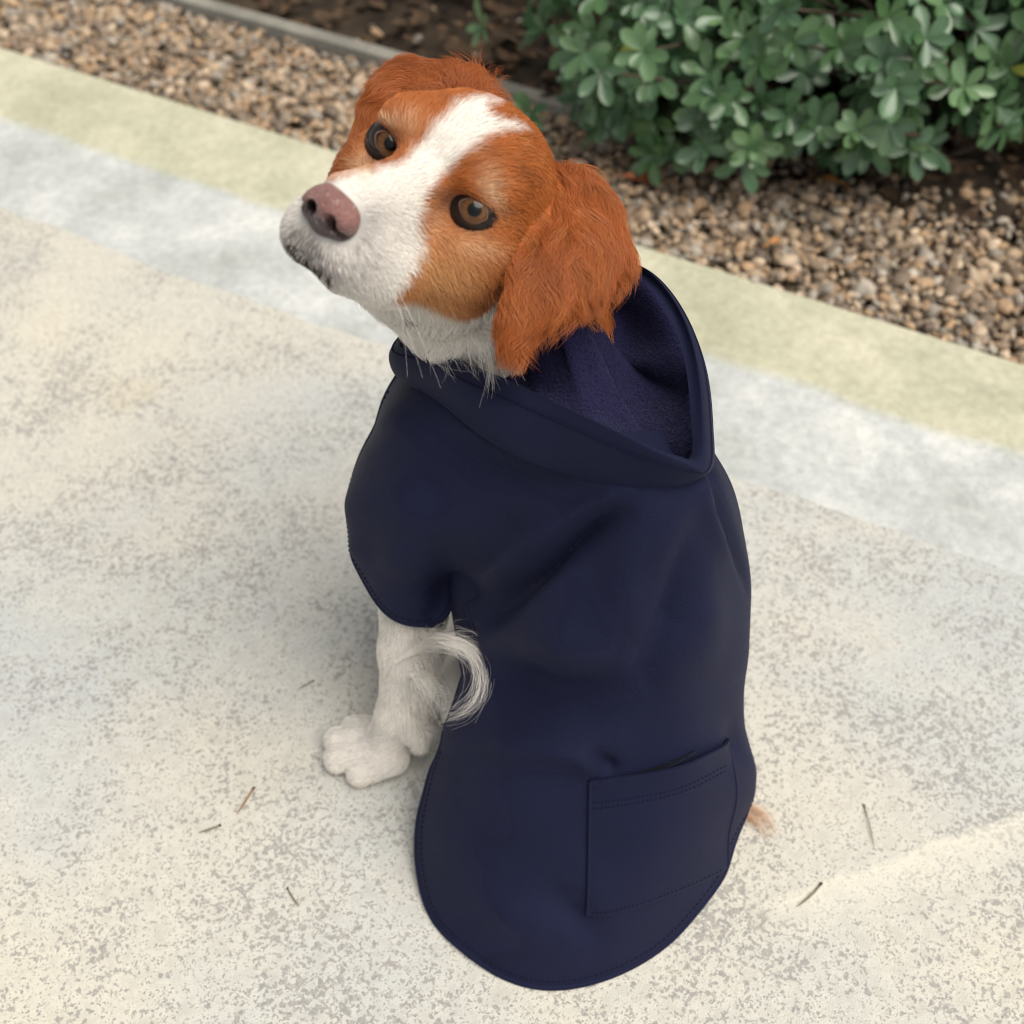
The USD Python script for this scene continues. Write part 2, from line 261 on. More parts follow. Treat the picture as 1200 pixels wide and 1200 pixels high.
# ------------------------------------------------------------------ the dog: one continuous body from blended round bones
HP = np.array([-0.058, 0.662, 0.625]); HM = np.stack([[0.751, -0.606, -0.264], [0.395, 0.731, -0.556], [0.530, 0.313, 0.788]], 1); HS = 0.011   # head frame: x its left, y back, z up, in 1.1 cm
HU, _, HV = np.linalg.svd(HM); HM = HU @ HV
def hw(p): return HP + (np.asarray(p, float) * HS) @ HM.T
def hl(p): return ((np.asarray(p, float) - HP) @ HM) / HS
def sd_cone(p, a, b, ra, rb):
    a, b = np.asarray(a, float), np.asarray(b, float); ba = b - a
    q = p - a; h = np.minimum(np.maximum(q @ (ba / (ba @ ba)), 0), 1)
    q -= h[:, None] * ba
    return np.sqrt(np.einsum('ij,ij->i', q, q)) - (ra + (rb - ra) * h)
def sd_ell(p, c, r):
    q = p - np.asarray(c, float); r = np.asarray(r, float)
    k0 = np.linalg.norm(q / r, axis=1); k1 = np.linalg.norm(q / (r * r), axis=1)
    return k0 * (k0 - 1) / np.maximum(k1, 1e-9)
def smin(a, b, k):
    h = np.maximum(k - np.abs(a - b), 0) / k
    return np.minimum(a, b) - h * h * k * 0.25
def smax(a, b, k): return -smin(-a, -b, k)
EYES = {s: (np.array([s * 3.36, 1.32, 0.05]), 1.60) for s in (1, -1)}
def sd_head(p):
    q = hl(p); x = q.copy(); x[:, 0] = np.abs(x[:, 0])
    d = sd_ell(x, (0, 5.6, 1.0), (5.0, 6.2, 4.3))
    d = smin(d, sd_ell(x, (2.4, 1.9, 1.7), (2.5, 2.6, 1.75)), 1.2)
    d = smin(d, sd_cone(x, (0, 1.5, -2.6), (0, -5.8, -3.3), 3.1, 2.15), 1.6)
    d = smin(d, sd_cone(x, (0, 1.0, -0.3), (0, -6.8, -1.75), 1.7, 1.35), 1.2)
    d = smin(d, sd_ell(x, (1.45, -5.35, -4.55), (1.70, 2.5, 2.15)), 1.0)
    d = smin(d, sd_ell(x, (0, -5.4, -4.35), (1.7, 2.1, 2.15)), 0.8)
    d = smin(d, sd_ell(x, (2.25, -1.7, -5.15), (1.65, 3.7, 2.05)), 1.2)
    d = smin(d, sd_cone(x, (0, -4.9, -5.6), (0, 1.5, -6.0), 0.95, 1.9), 0.5)
    d = smin(d, sd_ell(x, (3.5, 3.4, -2.7), (2.75, 4.2, 3.7)), 1.6)
    d = smin(d, sd_ell(x, (3.9, 2.2, -1.7), (1.7, 2.2, 1.3)), 0.9)
    d = smin(d, sd_ell(x, (0, 4.5, -5.0), (3.9, 4.5, 3.4)), 2.0)
    d = smax(d, -sd_ell(x, (3.45, -0.55, -0.05), (1.35, 1.25, 1.0)), 0.7)           # sockets
    d = smax(d, -sd_ell(x, (0, -8.3, -2.7), (1.35, 1.25, 0.85)), 0.2)                # hollow behind the nose leather
    return d * HS
# ears: soft flaps that follow an outline and a depth, thickest in the middle
EARL = dict(line=[(640, 198), (622, 228), (607, 275), (596, 320), (588, 362), (589, 384), (596, 396), (608, 400), (622, 394), (638, 380), (660, 362), (688, 344), (712, 326), (728, 306), (734, 290), (726, 266), (716, 240), (700, 214), (682, 199), (660, 192)],
            dep=[(646, 205, .856), (690, 210, .872), (622, 282, .816), (668, 278, .822), (715, 284, .842), (600, 338, .806), (650, 338, .810), (700, 328, .828), (735, 310, .850), (600, 395, .808), (640, 384, .812)], T=0.0115, w=0.016)
EARR = dict(line=[(414, 205), (408, 190), (414, 160), (428, 126), (443, 96), (466, 78), (490, 71), (514, 77), (536, 80), (560, 88), (578, 106), (572, 124), (545, 136), (515, 142), (480, 152), (452, 168), (436, 192), (424, 208)],
            dep=[(414, 195, .886), (430, 150, .882), (460, 110, .878), (495, 85, .884), (500, 120, .872), (540, 100, .880), (572, 112, .888)], T=0.012, w=0.018)
for E_ in (EARL, EARR):
    E_['poly'] = Polygon(spline(np.array(E_['line'], float), 120, True)); dd = np.array(E_['dep']); E_['rbf'] = RBFInterpolator(dd[:, :2] / 100, dd[:, 2], kernel='thin_plate_spline', smoothing=0.002)
    E_['c'] = np.mean([unproj(*q) for q in E_['dep']], axis=0); E_['ring'] = E_['poly'].exterior
def sd_ear(p, E_):
    w = (p - EYE) @ FWD; x, y = proj(p); pts = shapely.points(x, y)
    d = shapely.distance(E_['ring'], pts) * w / FPX; ins = shapely.contains(E_['poly'], pts)
    x, y = np.clip(x, 380, 780), np.clip(y, 50, 450); d0 = E_['rbf'](np.c_[x, y] / 100)
    q = np.clip(1 - d / E_['w'], 0, 1); half = E_['T'] * np.sqrt(1 - q * q) * (1 + 0.10 * np.sin(x / 13.0 + 0.9 * np.sin(y / 25.0)))
    h = np.abs(w - d0)
    return np.where(ins, 0.8 * (h - half), np.sqrt(d * d + np.maximum(h - 0.001, 0) ** 2))
EL, ER = EARL, EARR
NECK = [(hw((0, 7.5, -2.0)), (0.012, 0.745, 0.450), 0.054, 0.050), ((0.012, 0.745, 0.450), (0.045, 0.680, 0.36), 0.050, 0.060), (hw((0, 4.4, -5.6)), (-0.022, 0.738, 0.42), 0.036, 0.042)]
def sd_neck(p):
    d = sd_cone(p, *NECK[0])
    for c in NECK[1:]: d = smin(d, sd_cone(p, *c), 0.04)
    return d
LEG = [((-0.072, 0.715, 0.300), (-0.087, 0.667, 0.225), 0.036, 0.033), ((-0.087, 0.667, 0.225), (-0.097, 0.622, 0.140), 0.033, 0.024), ((-0.097, 0.618, 0.140), (-0.107, 0.594, 0.072), 0.0235, 0.0195), ((-0.107, 0.594, 0.072), (-0.124, 0.585, 0.026), 0.0205, 0.0215)]
TOES = [((-0.118, 0.574, 0.022), (-0.148, 0.563, 0.0135), 0.0165, 0.0135), ((-0.120, 0.583, 0.026), (-0.170, 0.577, 0.0150), 0.0165, 0.0140), ((-0.122, 0.594, 0.027), (-0.172, 0.596, 0.0150), 0.016, 0.0140), ((-0.124, 0.602, 0.023), (-0.158, 0.611, 0.0135), 0.015, 0.0130)]
PADS = [((-0.090, 0.578, 0.062), (-0.088, 0.573, 0.052), 0.012, 0.008)]
RLEG = [((0.005, 0.715, 0.30), (-0.015, 0.715, 0.205), 0.045, 0.034), ((-0.015, 0.715, 0.205), (-0.035, 0.700, 0.075), 0.030, 0.022), ((-0.035, 0.700, 0.075), (-0.055, 0.700, 0.024), 0.022, 0.022)]
RTOES = [((-0.055, 0.700 + k * .014, 0.022), (-0.108, 0.700 + k * .020, 0.016), 0.018, 0.015) for k in (-1, 0, 1)]
def sd_leg(p):
    d = sd_cone(p, *LEG[0])
    for c in LEG[1:]: d = smin(d, sd_cone(p, *c), 0.012)
    t = None
    for c in TOES: e = sd_cone(p, *c); t = e if t is None else smin(t, e, 0.0015)
    d = smin(d, t, 0.010)
    for c in PADS: d = smin(d, sd_cone(p, *c), 0.008)
    return d
def sd_rleg(p):
    d = sd_cone(p, *RLEG[0])
    for c in RLEG[1:]: d = smin(d, sd_cone(p, *c), 0.012)
    t = None
    for c in RTOES: e = sd_cone(p, *c); t = e if t is None else smin(t, e, 0.004)
    return smin(d, t, 0.012)
def sd_torso(p):
    d = sd_cone(p, (0.075, 0.555, 0.105), (0.072, 0.600, 0.24), 0.080, 0.072)
    d = smin(d, sd_cone(p, (0.072, 0.600, 0.24), (0.045, 0.665, 0.35), 0.072, 0.066), 0.03)
    d = smin(d, sd_cone(p, (0.045, 0.665, 0.35), (-0.025, 0.705, 0.335), 0.066, 0.055), 0.03)
    for a, b in (((0.005, 0.56, 0.085), (-0.02, 0.62, 0.075)), ((0.15, 0.58, 0.085), (0.13, 0.66, 0.075))): d = smin(d, sd_cone(p, a, b, 0.060, 0.05), 0.03)
    for a, b in (((-0.025, 0.62, 0.06), (-0.01, 0.68, 0.03)), ((0.13, 0.66, 0.06), (0.10, 0.74, 0.03))): d = smin(d, sd_cone(p, a, b, 0.04, 0.024), 0.03)
    return d
def near(f, c, r):
    """f, but left out (far away) for batches of points that all lie well outside the sphere c, r."""
    def g(p):
        if np.min(np.linalg.norm(p - c, axis=1)) - r > 0.07: return np.full(len(p), 0.3)
        return f(p)
    return g
EARC = [EL['c'], ER['c']]
PARTS = [(near(sd_neck, np.array([-0.01, 0.68, 0.46]), 0.20), 0.030), (near(lambda p: sd_ear(p, EL), EARC[0], 0.11), 0.009), (near(lambda p: sd_ear(p, ER), EARC[1], 0.11), 0.010),
         (near(sd_torso, np.array([0.05, 0.58, 0.2]), 0.32), 0.04), (near(sd_leg, np.array([-0.10, 0.60, 0.15]), 0.22), 0.02), (near(sd_rleg, np.array([-0.03, 0.71, 0.15]), 0.20), 0.02)]
def sd_dog(p):
    d = near(sd_head, hw((0, 2, -1)), 0.13)(p)
    for f, k in PARTS: d = smin(d, f(p), k)
    return smax(d, -(p[:, 2] - 0.001), 0.004)
def batches(f, p, n=3000):
    """f over many points, in spatially sorted batches."""
    o = np.lexsort(np.floor(p / 0.04).T); out = None
    for i in range(0, len(p), n):
        r = f(p[o[i:i + n]])
        if out is None: out = np.zeros((len(p),) + r.shape[1:])
        out[o[i:i + n]] = r
    return out
def surface_nets(f, lo, hi, h, B=8):
    """Smooth mesh of f = 0 over a box; blocks far from the surface are skipped."""
    lo = np.asarray(lo, float); nb = np.ceil((np.asarray(hi) - lo) / (h * B)).astype(int); n = nb * B + 1
    bi = np.stack(np.meshgrid(*[np.arange(k) for k in nb], indexing='ij'), -1).reshape(-1, 3)
    dc = batches(f, lo + (bi + 0.5) * h * B)
    F = np.ones(n, np.float32); r = h * B * 0.87 * 1.25 + h
    loc = np.stack(np.meshgrid(*[np.arange(B + 1)] * 3, indexing='ij'), -1).reshape(-1, 3)
    for b in bi[dc < -r]: F[b[0] * B:b[0] * B + B + 1, b[1] * B:b[1] * B + B + 1, b[2] * B:b[2] * B + B + 1] = -1
    act = bi[np.abs(dc) <= r]
    for i in range(0, len(act), 12):
        ii = act[i:i + 12, None] * B + loc[None]
        F[ii[..., 0], ii[..., 1], ii[..., 2]] = f(lo + ii.reshape(-1, 3) * h).reshape(ii.shape[:2])
    neg = F < 0; cs = np.zeros(n - 1, np.int8)
    for o in np.ndindex(2, 2, 2): cs += neg[o[0]:n[0] - 1 + o[0], o[1]:n[1] - 1 + o[1], o[2]:n[2] - 1 + o[2]]
    cell = np.argwhere((cs > 0) & (cs < 8)); num = -np.ones(n - 1, np.int32); num[tuple(cell.T)] = np.arange(len(cell))
    acc, cnt = np.zeros((len(cell), 3)), np.zeros(len(cell))
    cor = [np.array(o) for o in np.ndindex(2, 2, 2)]
    val = {tuple(o): F[tuple((cell + o).T)] for o in cor}
    for a in cor:
        for ax in range(3):
            if a[ax]: continue
            b = a.copy(); b[ax] = 1; va, vb = val[tuple(a)], val[tuple(b)]; cross = (va < 0) != (vb < 0)
            t = np.where(cross, va / np.where(cross, va - vb, 1), 0)
            acc += np.where(cross[:, None], a + t[:, None] * (b - a), 0); cnt += cross
    v = lo + (cell + acc / cnt[:, None]) * h; faces = []
    for ax in range(3):
        u, w = (ax + 1) % 3, (ax + 2) % 3
        s0 = [slice(None)] * 3; s1 = [slice(None)] * 3; s0[ax], s1[ax] = slice(0, n[ax] - 1), slice(1, n[ax])
        A, Bn = neg[tuple(s0)], neg[tuple(s1)]
        e = np.argwhere(A != Bn); e = e[(e[:, u] > 0) & (e[:, w] > 0) & (e[:, u] < n[u] - 1) & (e[:, w] < n[w] - 1)]
        flip = A[tuple(e.T)]
        q = []
        for du, dw in ((-1, -1), (0, -1), (0, 0), (-1, 0)):
            c = e.copy(); c[:, u] += du; c[:, w] += dw; q.append(num[tuple(c.T)])
        q = np.stack(q, 1); q[~flip] = q[~flip][:, ::-1]
        faces += [q[:, [0, 1, 2]], q[:, [0, 2, 3]]]
    f2 = np.vstack(faces)
    return v, f2
def grad(f, p, e=1e-4):
    g = np.stack([f(p + e * np.eye(3)[k]) - f(p - e * np.eye(3)[k]) for k in range(3)], 1)
    return g / (np.linalg.norm(g, axis=1, keepdims=True) + 1e-12)
DOGV, DOGF = surface_nets(sd_dog, (-0.22, 0.40, -0.01), (0.25, 0.86, 0.72), 0.0027)
def snap(p, e=1.5e-4):
    d = sd_dog(p); g = np.stack([sd_dog(p + e * np.eye(3)[k]) - d for k in range(3)], 1)
    return p - d[:, None] * g / (np.linalg.norm(g, axis=1, keepdims=True) + 1e-12) * 0.9
DOGV = batches(snap, DOGV)

# fur markings, in the head's own frame: a central projection of the head seen from one fixed point of that frame
VIEW = hl(EYE)
WHITE = Polygon([(318, 240), (300, 300), (335, 335), (375, 352), (412, 364), (448, 372), (458, 358), (470, 340), (485, 315), (496, 292), (490, 265), (494, 245), (497, 230), (511, 210), (528, 197), (543, 180), (566, 161), (590, 153), (614, 153), (606, 147), (588, 143), (572, 136), (567, 127), (583, 118), (560, 113), (535, 120), (520, 137), (505, 152), (490, 172), (472, 187), (450, 196), (412, 204), (372, 212), (335, 215)])
def soft_in(poly, x, y, soft, wob=3.0, seed=1):
    n = meshkit.fbm(np.c_[x / 7, y / 7, 0 * x], 3, seed) - 0.5
    pts = shapely.points(x, y); d = shapely.distance(poly.exterior, pts); s = np.where(shapely.contains(poly, pts), d, -d)
    return np.clip((s + n * 2 * wob) / soft * 0.5 + 0.5, 0, 1)
def blob(x, y, cx, cy, rx, ry, rot=0):
    c, s = math.cos(math.radians(rot)), math.sin(math.radians(rot)); u, w = (x - cx) * c + (y - cy) * s, -(x - cx) * s + (y - cy) * c
    return np.exp(-((u / rx) ** 2 + (w / ry) ** 2))
RUST, RUSTD, RUSTL = np.array([0.375, 0.112, 0.025]), np.array([0.17, 0.045, 0.010]), np.array([0.60, 0.27, 0.085])
CREAM, GREY, DARK = np.array([0.75, 0.71, 0.65]), np.array([0.20, 0.18, 0.17]), np.array([0.055, 0.032, 0.026])
def region(p):
    """0 head, 1 left ear, 2 right ear, 3 neck, 4 legs, 5 torso"""
    return np.argmin(np.stack([sd_head(p), sd_ear(p, EL) - 0.002, sd_ear(p, ER) - 0.002, sd_neck(p), np.minimum(sd_leg(p), sd_rleg(p)), sd_torso(p)], 1), 1)
def tint_of(p, reg, rnd):
    """Colour of the coat of hair at the points p; rnd (n,) makes each hair its own."""
    x, y = proj(p); L = hl(p); n = len(p)
    mixc = lambda a, b, t: a * (1 - t[:, None]) + b * t[:, None]
    lo = meshkit.fbm(L * 0.9, 3, 4)
    rust = mixc(np.tile(RUST, (n, 1)), RUSTD, np.clip(0.9 * (lo - 0.45) * 2 + 0.55 * (rnd - 0.5), 0, 1)); rust = mixc(rust, RUSTL, np.clip(1.3 * (rnd - 0.60), 0, 1)); rust = mixc(rust, RUSTD, 0.75 * np.clip(1.6 * (0.30 - rnd), 0, 1))
    gold = np.array([0.52, 0.275, 0.115])
    rust = mixc(rust, gold, 0.95 * (reg == 0) * np.clip(blob(x, y, 515, 325, 55, 45) + 0.8 * blob(x, y, 455, 365, 35, 14), 0, 1))
    white = np.tile(CREAM, (n, 1)) * (0.92 + 0.12 * rnd)[:, None]
    w = soft_in(WHITE, x, y, 6.0, 5.0) * (reg == 0)
    w = np.where((L[:, 0] < -2.8) & (reg == 0), np.clip((-1.3 - L[:, 1]) / 0.8, 0, 1), w)        # far side of the muzzle
    col = mixc(rust, white, w)
    tan = np.array([0.62, 0.43, 0.26])
    bro = 0.85 * blob(x, y, 572, 222, 11, 26, -28) + 0.5 * blob(x, y, 560, 290, 30, 12, 10) + 0.8 * blob(x, y, 458, 143, 20, 6, 20) + 0.75 * blob(x, y, 424, 193, 12, 18, 20) + 0.5 * blob(x, y, 505, 255, 14, 22) + 0.45 * blob(x, y, 480, 150, 14, 16)
    col = mixc(col, tan, np.clip(bro, 0, 1) * (reg == 0) * (0.45 + 0.55 * rnd))
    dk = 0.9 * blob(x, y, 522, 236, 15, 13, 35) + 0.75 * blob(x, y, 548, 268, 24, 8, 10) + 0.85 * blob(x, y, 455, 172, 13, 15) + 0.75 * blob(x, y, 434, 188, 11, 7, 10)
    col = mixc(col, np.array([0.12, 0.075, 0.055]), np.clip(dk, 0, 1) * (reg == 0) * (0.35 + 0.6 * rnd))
    tick = np.clip(0.60 * blob(x, y, 428, 268, 20, 30, 30) + 1.2 * blob(x, y, 368, 306, 36, 20, 40) + 0.4 * blob(x, y, 420, 315, 40, 30) + 1.2 * blob(x, y, 350, 290, 18, 26), 0, 1)
    col = mixc(col, np.where((rnd > 0.45)[:, None], GREY, GREY * 2.2), tick * (reg == 0) * (w > 0.3) * np.where(rnd > 0.40, 0.92, 0.45))
    for fx, fy in ((404, 286), (417, 293), (400, 301), (430, 283), (414, 309), (428, 304), (442, 297), (396, 316), (410, 324), (425, 319), (440, 312)):
        col = mixc(col, GREY * 0.8, 0.75 * blob(x, y, fx, fy, 2.4, 2.0) * (reg == 0) * (w > 0.3))
    throat = (reg == 0) & (L[:, 2] < -5.6) & (L[:, 1] > -3.5)
    tw = np.clip((-5.7 - L[:, 2] - 0.12 * np.clip(L[:, 1] - 2, 0, 9)) / 0.6, 0, 1) * throat
    col = mixc(col, white * 0.95, tw)
    col = np.where((reg == 3)[:, None], white * 0.96, col)
    rn = (reg == 3) * np.clip((L[:, 2] + 5.5) / 1.0, 0, 1) * (L[:, 1] > 5)
    col = mixc(col, rust, rn)
    leg = white * (0.80 + 0.24 * meshkit.fbm(p * 70, 3, 8))[:, None] * np.where(rnd < 0.18, 0.72, 1.0)[:, None]
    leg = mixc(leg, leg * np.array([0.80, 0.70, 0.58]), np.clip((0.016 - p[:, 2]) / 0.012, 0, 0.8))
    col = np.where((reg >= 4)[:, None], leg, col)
    col = np.where(((reg == 1) | (reg == 2))[:, None], rust * np.array([0.86, 0.78, 0.74]), col)
    pts = shapely.points(x, y)
    for ln_, wd in (([(341, 290), (350, 299), (362, 310), (384, 328)], 5.5), ([(438, 366), (462, 373), (482, 371)], 4.0)):
        g = np.exp(-(shapely.distance(LineString(ln_), pts) / wd) ** 4) * (reg == 0) * (L[:, 0] > -1.5)
        col = mixc(col, np.array([0.030, 0.020, 0.018]), np.clip(1.15 * g, 0, 1) * (rnd > 0.36))
    return col
sel = np.ones(len(DOGV), bool)
dog = thing('dog', 'white and rust dog in a navy hooded coat, sitting, looking back over its shoulder', 'dog')
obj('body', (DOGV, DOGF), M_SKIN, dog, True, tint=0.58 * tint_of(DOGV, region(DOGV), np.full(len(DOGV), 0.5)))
# ------------------------------------------------------------------ the coat: a smooth panel through control points, cut to its outline
def nn(pts): return np.array(pts, float)
CP = []                                    # (u, v, px, py, z): pattern coordinates and the point of the shell they map to
def cp(u, v, z, px=None, py=None): CP.append((u, v, u if px is None else px, v if py is None else py, z))
for u, v, z in [(520, 470, .425), (580, 500, .440), (650, 530, .452), (720, 550, .462), (800, 545, .452), (838, 560, .435),
    (447, 490, .385), (428, 530, .345), (470, 520, .395), (520, 560, .385), (600, 560, .420), (440, 560, .348), (404, 590, .300), (470, 610, .345), (540, 620, .355), (600, 625, .372), (410, 645, .262), (440, 640, .288), (500, 660, .292), (560, 660, .318),
    (440, 703, .225), (480, 731, .203), (510, 732, .202), (526, 715, .215), (500, 700, .238), (528, 690, .232), (550, 690, .262),
    (690, 610, .425), (760, 600, .445), (830, 610, .418), (862, 640, .360), (620, 690, .350), (690, 690, .375), (760, 690, .382), (830, 690, .352), (875, 690, .285),
    (560, 730, .262), (600, 760, .285), (690, 770, .318), (770, 770, .318), (830, 770, .290), (873, 770, .225),
    (545, 790, .205), (600, 820, .225), (690, 840, .248), (770, 840, .252), (830, 840, .225), (868, 830, .175),
    (523, 850, .132), (560, 870, .160), (505, 900, .085), (488, 960, .042), (540, 930, .128), (600, 920, .172), (700, 920, .188), (790, 920, .180), (850, 900, .150), (885, 900, .092), (884, 935, .060),
    (520, 1000, .070), (600, 1000, .118), (700, 1000, .128), (780, 990, .125), (840, 970, .095), (487, 1000, .022), (500, 1055, .010), (560, 1070, .050), (640, 1080, .070), (720, 1070, .075), (790, 1050, .060), (850, 1022, .022),
    (530, 1103, .006), (580, 1140, .004), (640, 1158, .004), (720, 1142, .004), (790, 1098, .006)]: cp(u, v, z)
# where the cloth turns away behind its own outline
for u, v, px, py, z in [(450, 440, 472, 436, .380), (410, 500, 439, 502, .320), (385, 545, 416, 549, .285), (372, 575, 412, 580, .260), (362, 600, 418, 610, .235), (375, 650, 425, 655, .20),
    (865, 520, 838, 530, .37), (895, 560, 862, 570, .330), (925, 620, 872, 625, .265), (935, 700, 876, 700, .200), (930, 780, 870, 775, .140), (915, 830, 866, 830, .105), (935, 890, 872, 890, .040), (920, 945, 866, 940, .012),
    (500, 745, 540, 740, .190), (495, 800, 535, 795, .125), (480, 845, 535, 845, .075)]: cp(u, v, z, px, py)
CP = nn(CP)
_dep = depth_at_z(CP[:, 2], CP[:, 3], CP[:, 4])
_rbf = RBFInterpolator(CP[:, :2] / 100, np.c_[CP[:, 2] - CP[:, 0], CP[:, 3] - CP[:, 1], _dep * 1000], kernel='thin_plate_spline', smoothing=0.0015)
# folds: (line in pattern coordinates, height in mm along the line, half width)
FOLDS = [([(552, 738), (590, 705), (642, 657), (690, 624), (728, 603)], [-4, -15, -17, -12, -4], 15), ([(600, 692), (642, 654), (690, 620), (724, 600)], [-1, -4, -4, -1], 6),
    ([(552, 672), (590, 660), (640, 628), (672, 604)], [1, 11, 12, 3], 20),
    ([(632, 650), (650, 618), (690, 590), (735, 575)], [1, 4, 4, 1], 7),
    ([(824, 600), (806, 660), (787, 724), (756, 786)], [-1, -8, -11, -4], 18), ([(500, 690), (530, 684), (552, 690)], [-2, -6, -4], 13),
    ([(720, 760), (733, 690), (740, 620)], [0, 5, 1], 24), ([(822, 800), (826, 720), (815, 640)], [0, 6, 1], 22),
    ([(565, 765), (610, 806), (670, 822), (745, 800)], [-3, -15, -13, -3], 27), ([(530, 866), (600, 874), (670, 876), (720, 870)], [2, 9, 10, 3], 18),
    ([(600, 740), (660, 755), (720, 760)], [0, 7, 0], 24),
    ([(668, 882), (690, 892), (705, 908)], [2, 6, 1], 12), ([(700, 882), (714, 896)], [-4, -6], 9), ([(833, 545), (848, 590), (864, 640), (878, 690)], [-5, -9, -8, -2], 8), ([(818, 560), (833, 600), (850, 650)], [2, 4, 1], 9),
    ([(548, 1030), (600, 1075), (650, 1105)], [0, 6, 0], 24), ([(630, 1030), (685, 1085), (715, 1112)], [0, -7, 0], 20), ([(520, 930), (560, 965), (575, 1015)], [0, -5, 0], 28),
    ([(858, 850), (862, 880), (868, 900)], [-2, -5, 0], 10), ([(430, 610), (470, 655), (520, 680)], [0, 6, 0], 24), ([(450, 520), (490, 565), (540, 605)], [0, -6, 0], 28), ([(545, 690), (560, 735), (562, 770)], [4, 5, 0], 12), ([(470, 470), (520, 520), (600, 560), (680, 580)], [0, -5, -7, -3], 18)]
def shell(u, v, lift=0.0):
    """Points of the coat's surface (n, 3) at pattern coordinates, lift metres above the cloth."""
    u, v = np.asarray(u, float).ravel(), np.asarray(v, float).ravel()
    def base(u, v):
        o = _rbf(np.c_[u, v] / 100); return unproj(u + o[:, 0], v + o[:, 1], o[:, 2] / 1000)
    p, e = base(u, v), 3.0
    du, dv = base(u + e, v) - base(u - e, v), base(u, v + e) - base(u, v - e)
    n = np.cross(dv, du); n /= np.linalg.norm(n, axis=1, keepdims=True) + 1e-12
    n *= np.sign(np.sum(n * np.cross(dv, du), 1))[:, None]
    h = np.zeros(len(u)); pts = shapely.points(u, v)
    for line, amp, w in FOLDS:
        L = LineString(spline(np.array(line, float), 30)); t = shapely.line_locate_point(L, pts, normalized=True); d = shapely.distance(L, pts)
        h += 1.35 * np.interp(t, np.linspace(0, 1, len(amp)), amp) * np.exp(-(d / w) ** 2) * 0.001
    return p + n * (h + lift)[:, None], n
if np.mean(shell([700, 640], [700, 1000])[1] @ FWD) > 0:      # normals face outwards
    _shell0 = shell
    def shell(u, v, lift=0.0):
        p, n = _shell0(u, v, 0.0); q, _ = _shell0(u, v, 0.0)
        return p - n * lift, -n
OUT_FLAP = [(464, 402), (430, 455), (396, 510), (380, 555), (381, 600), (396, 642), (421, 684), (451, 716), (480, 733), (505, 734), (520, 724), (527, 706), (531, 686)]
OUT_BODY = [(549, 688), (551, 715), (546, 750), (532, 800), (520, 850), (508, 888), (494, 935), (487, 985), (491, 1035), (507, 1078), (532, 1105), (580, 1140), (640, 1158), (715, 1145), (790, 1100), (848, 1028), (878, 975), (905, 925), (915, 860), (917, 780), (915, 700), (905, 620), (880, 560), (858, 510)]
flap, body_e = spline(OUT_FLAP, 150), spline(OUT_BODY, 420)
notch = spline([(531, 686), (533, 678), (540, 674.5), (547, 679), (549, 688)], 16)
top = spline([(858, 510), (800, 500), (720, 505), (640, 492), (570, 458), (520, 432), (464, 402)], 80)
outline = np.vstack([flap[:-1], notch[:-1], body_e[:-1], top[:-1]])
opoly = Polygon(outline).buffer(0)
def cut_panel(poly_pts, step):
    """Triangles filling a closed outline in pattern coordinates."""
    poly = Polygon(poly_pts); x0, y0, x1, y1 = poly.bounds
    gx, gy = np.meshgrid(np.arange(x0, x1, step), np.arange(y0, y1, step)); gx = gx + (np.arange(len(gx)) % 2)[:, None] * step / 2
    g = np.c_[gx.ravel(), gy.ravel()]; inner = poly.buffer(-step * 0.55); g = g[shapely.contains(inner, shapely.points(g))]
    uv = np.vstack([poly_pts, g]); tri = Delaunay(uv).simplices
    c = uv[tri].mean(1); tri = tri[shapely.contains(poly, shapely.points(c))]
    a = uv[tri]; ar = np.cross(a[:, 1] - a[:, 0], a[:, 2] - a[:, 0]); tri = tri[np.abs(ar) > 1e-3]; ar = ar[np.abs(ar) > 1e-3]
    tri[ar > 0] = tri[ar > 0][:, ::-1]
    return uv, tri
def thick(p, n, tri, nb, t):
    """Closed cloth of thickness t: p the outer face whose first nb points run round the rim."""
    m = len(p); q = p - n * t; f = [tri, tri[:, ::-1] + m]
    i = np.arange(nb); j = (i + 1) % nb
    s = np.vstack([np.c_[i, j, j + m], np.c_[i, j + m, i + m]])
    return np.vstack([p, q]), np.vstack(f + [s])
def orient(p, n, tri):
    fn = np.cross(p[tri[:, 1]] - p[tri[:, 0]], p[tri[:, 2]] - p[tri[:, 0]])
    return tri if np.mean(np.sum(fn * n[tri[:, 0]], 1)) > 0 else tri[:, ::-1]
coat = UsdGeom.Xform.Define(stage, '/World/dog/coat').GetPrim(); tag(coat, 'navy softshell coat with hood, hip pocket and bound hem')
uv, tri = cut_panel(outline, 5.5)
P_, N_ = shell(uv[:, 0], uv[:, 1]); tri = orient(P_, N_, tri)
obj('back_panel', thick(P_, N_, tri, len(outline), 0.0028), M_SHELL, coat, 40)
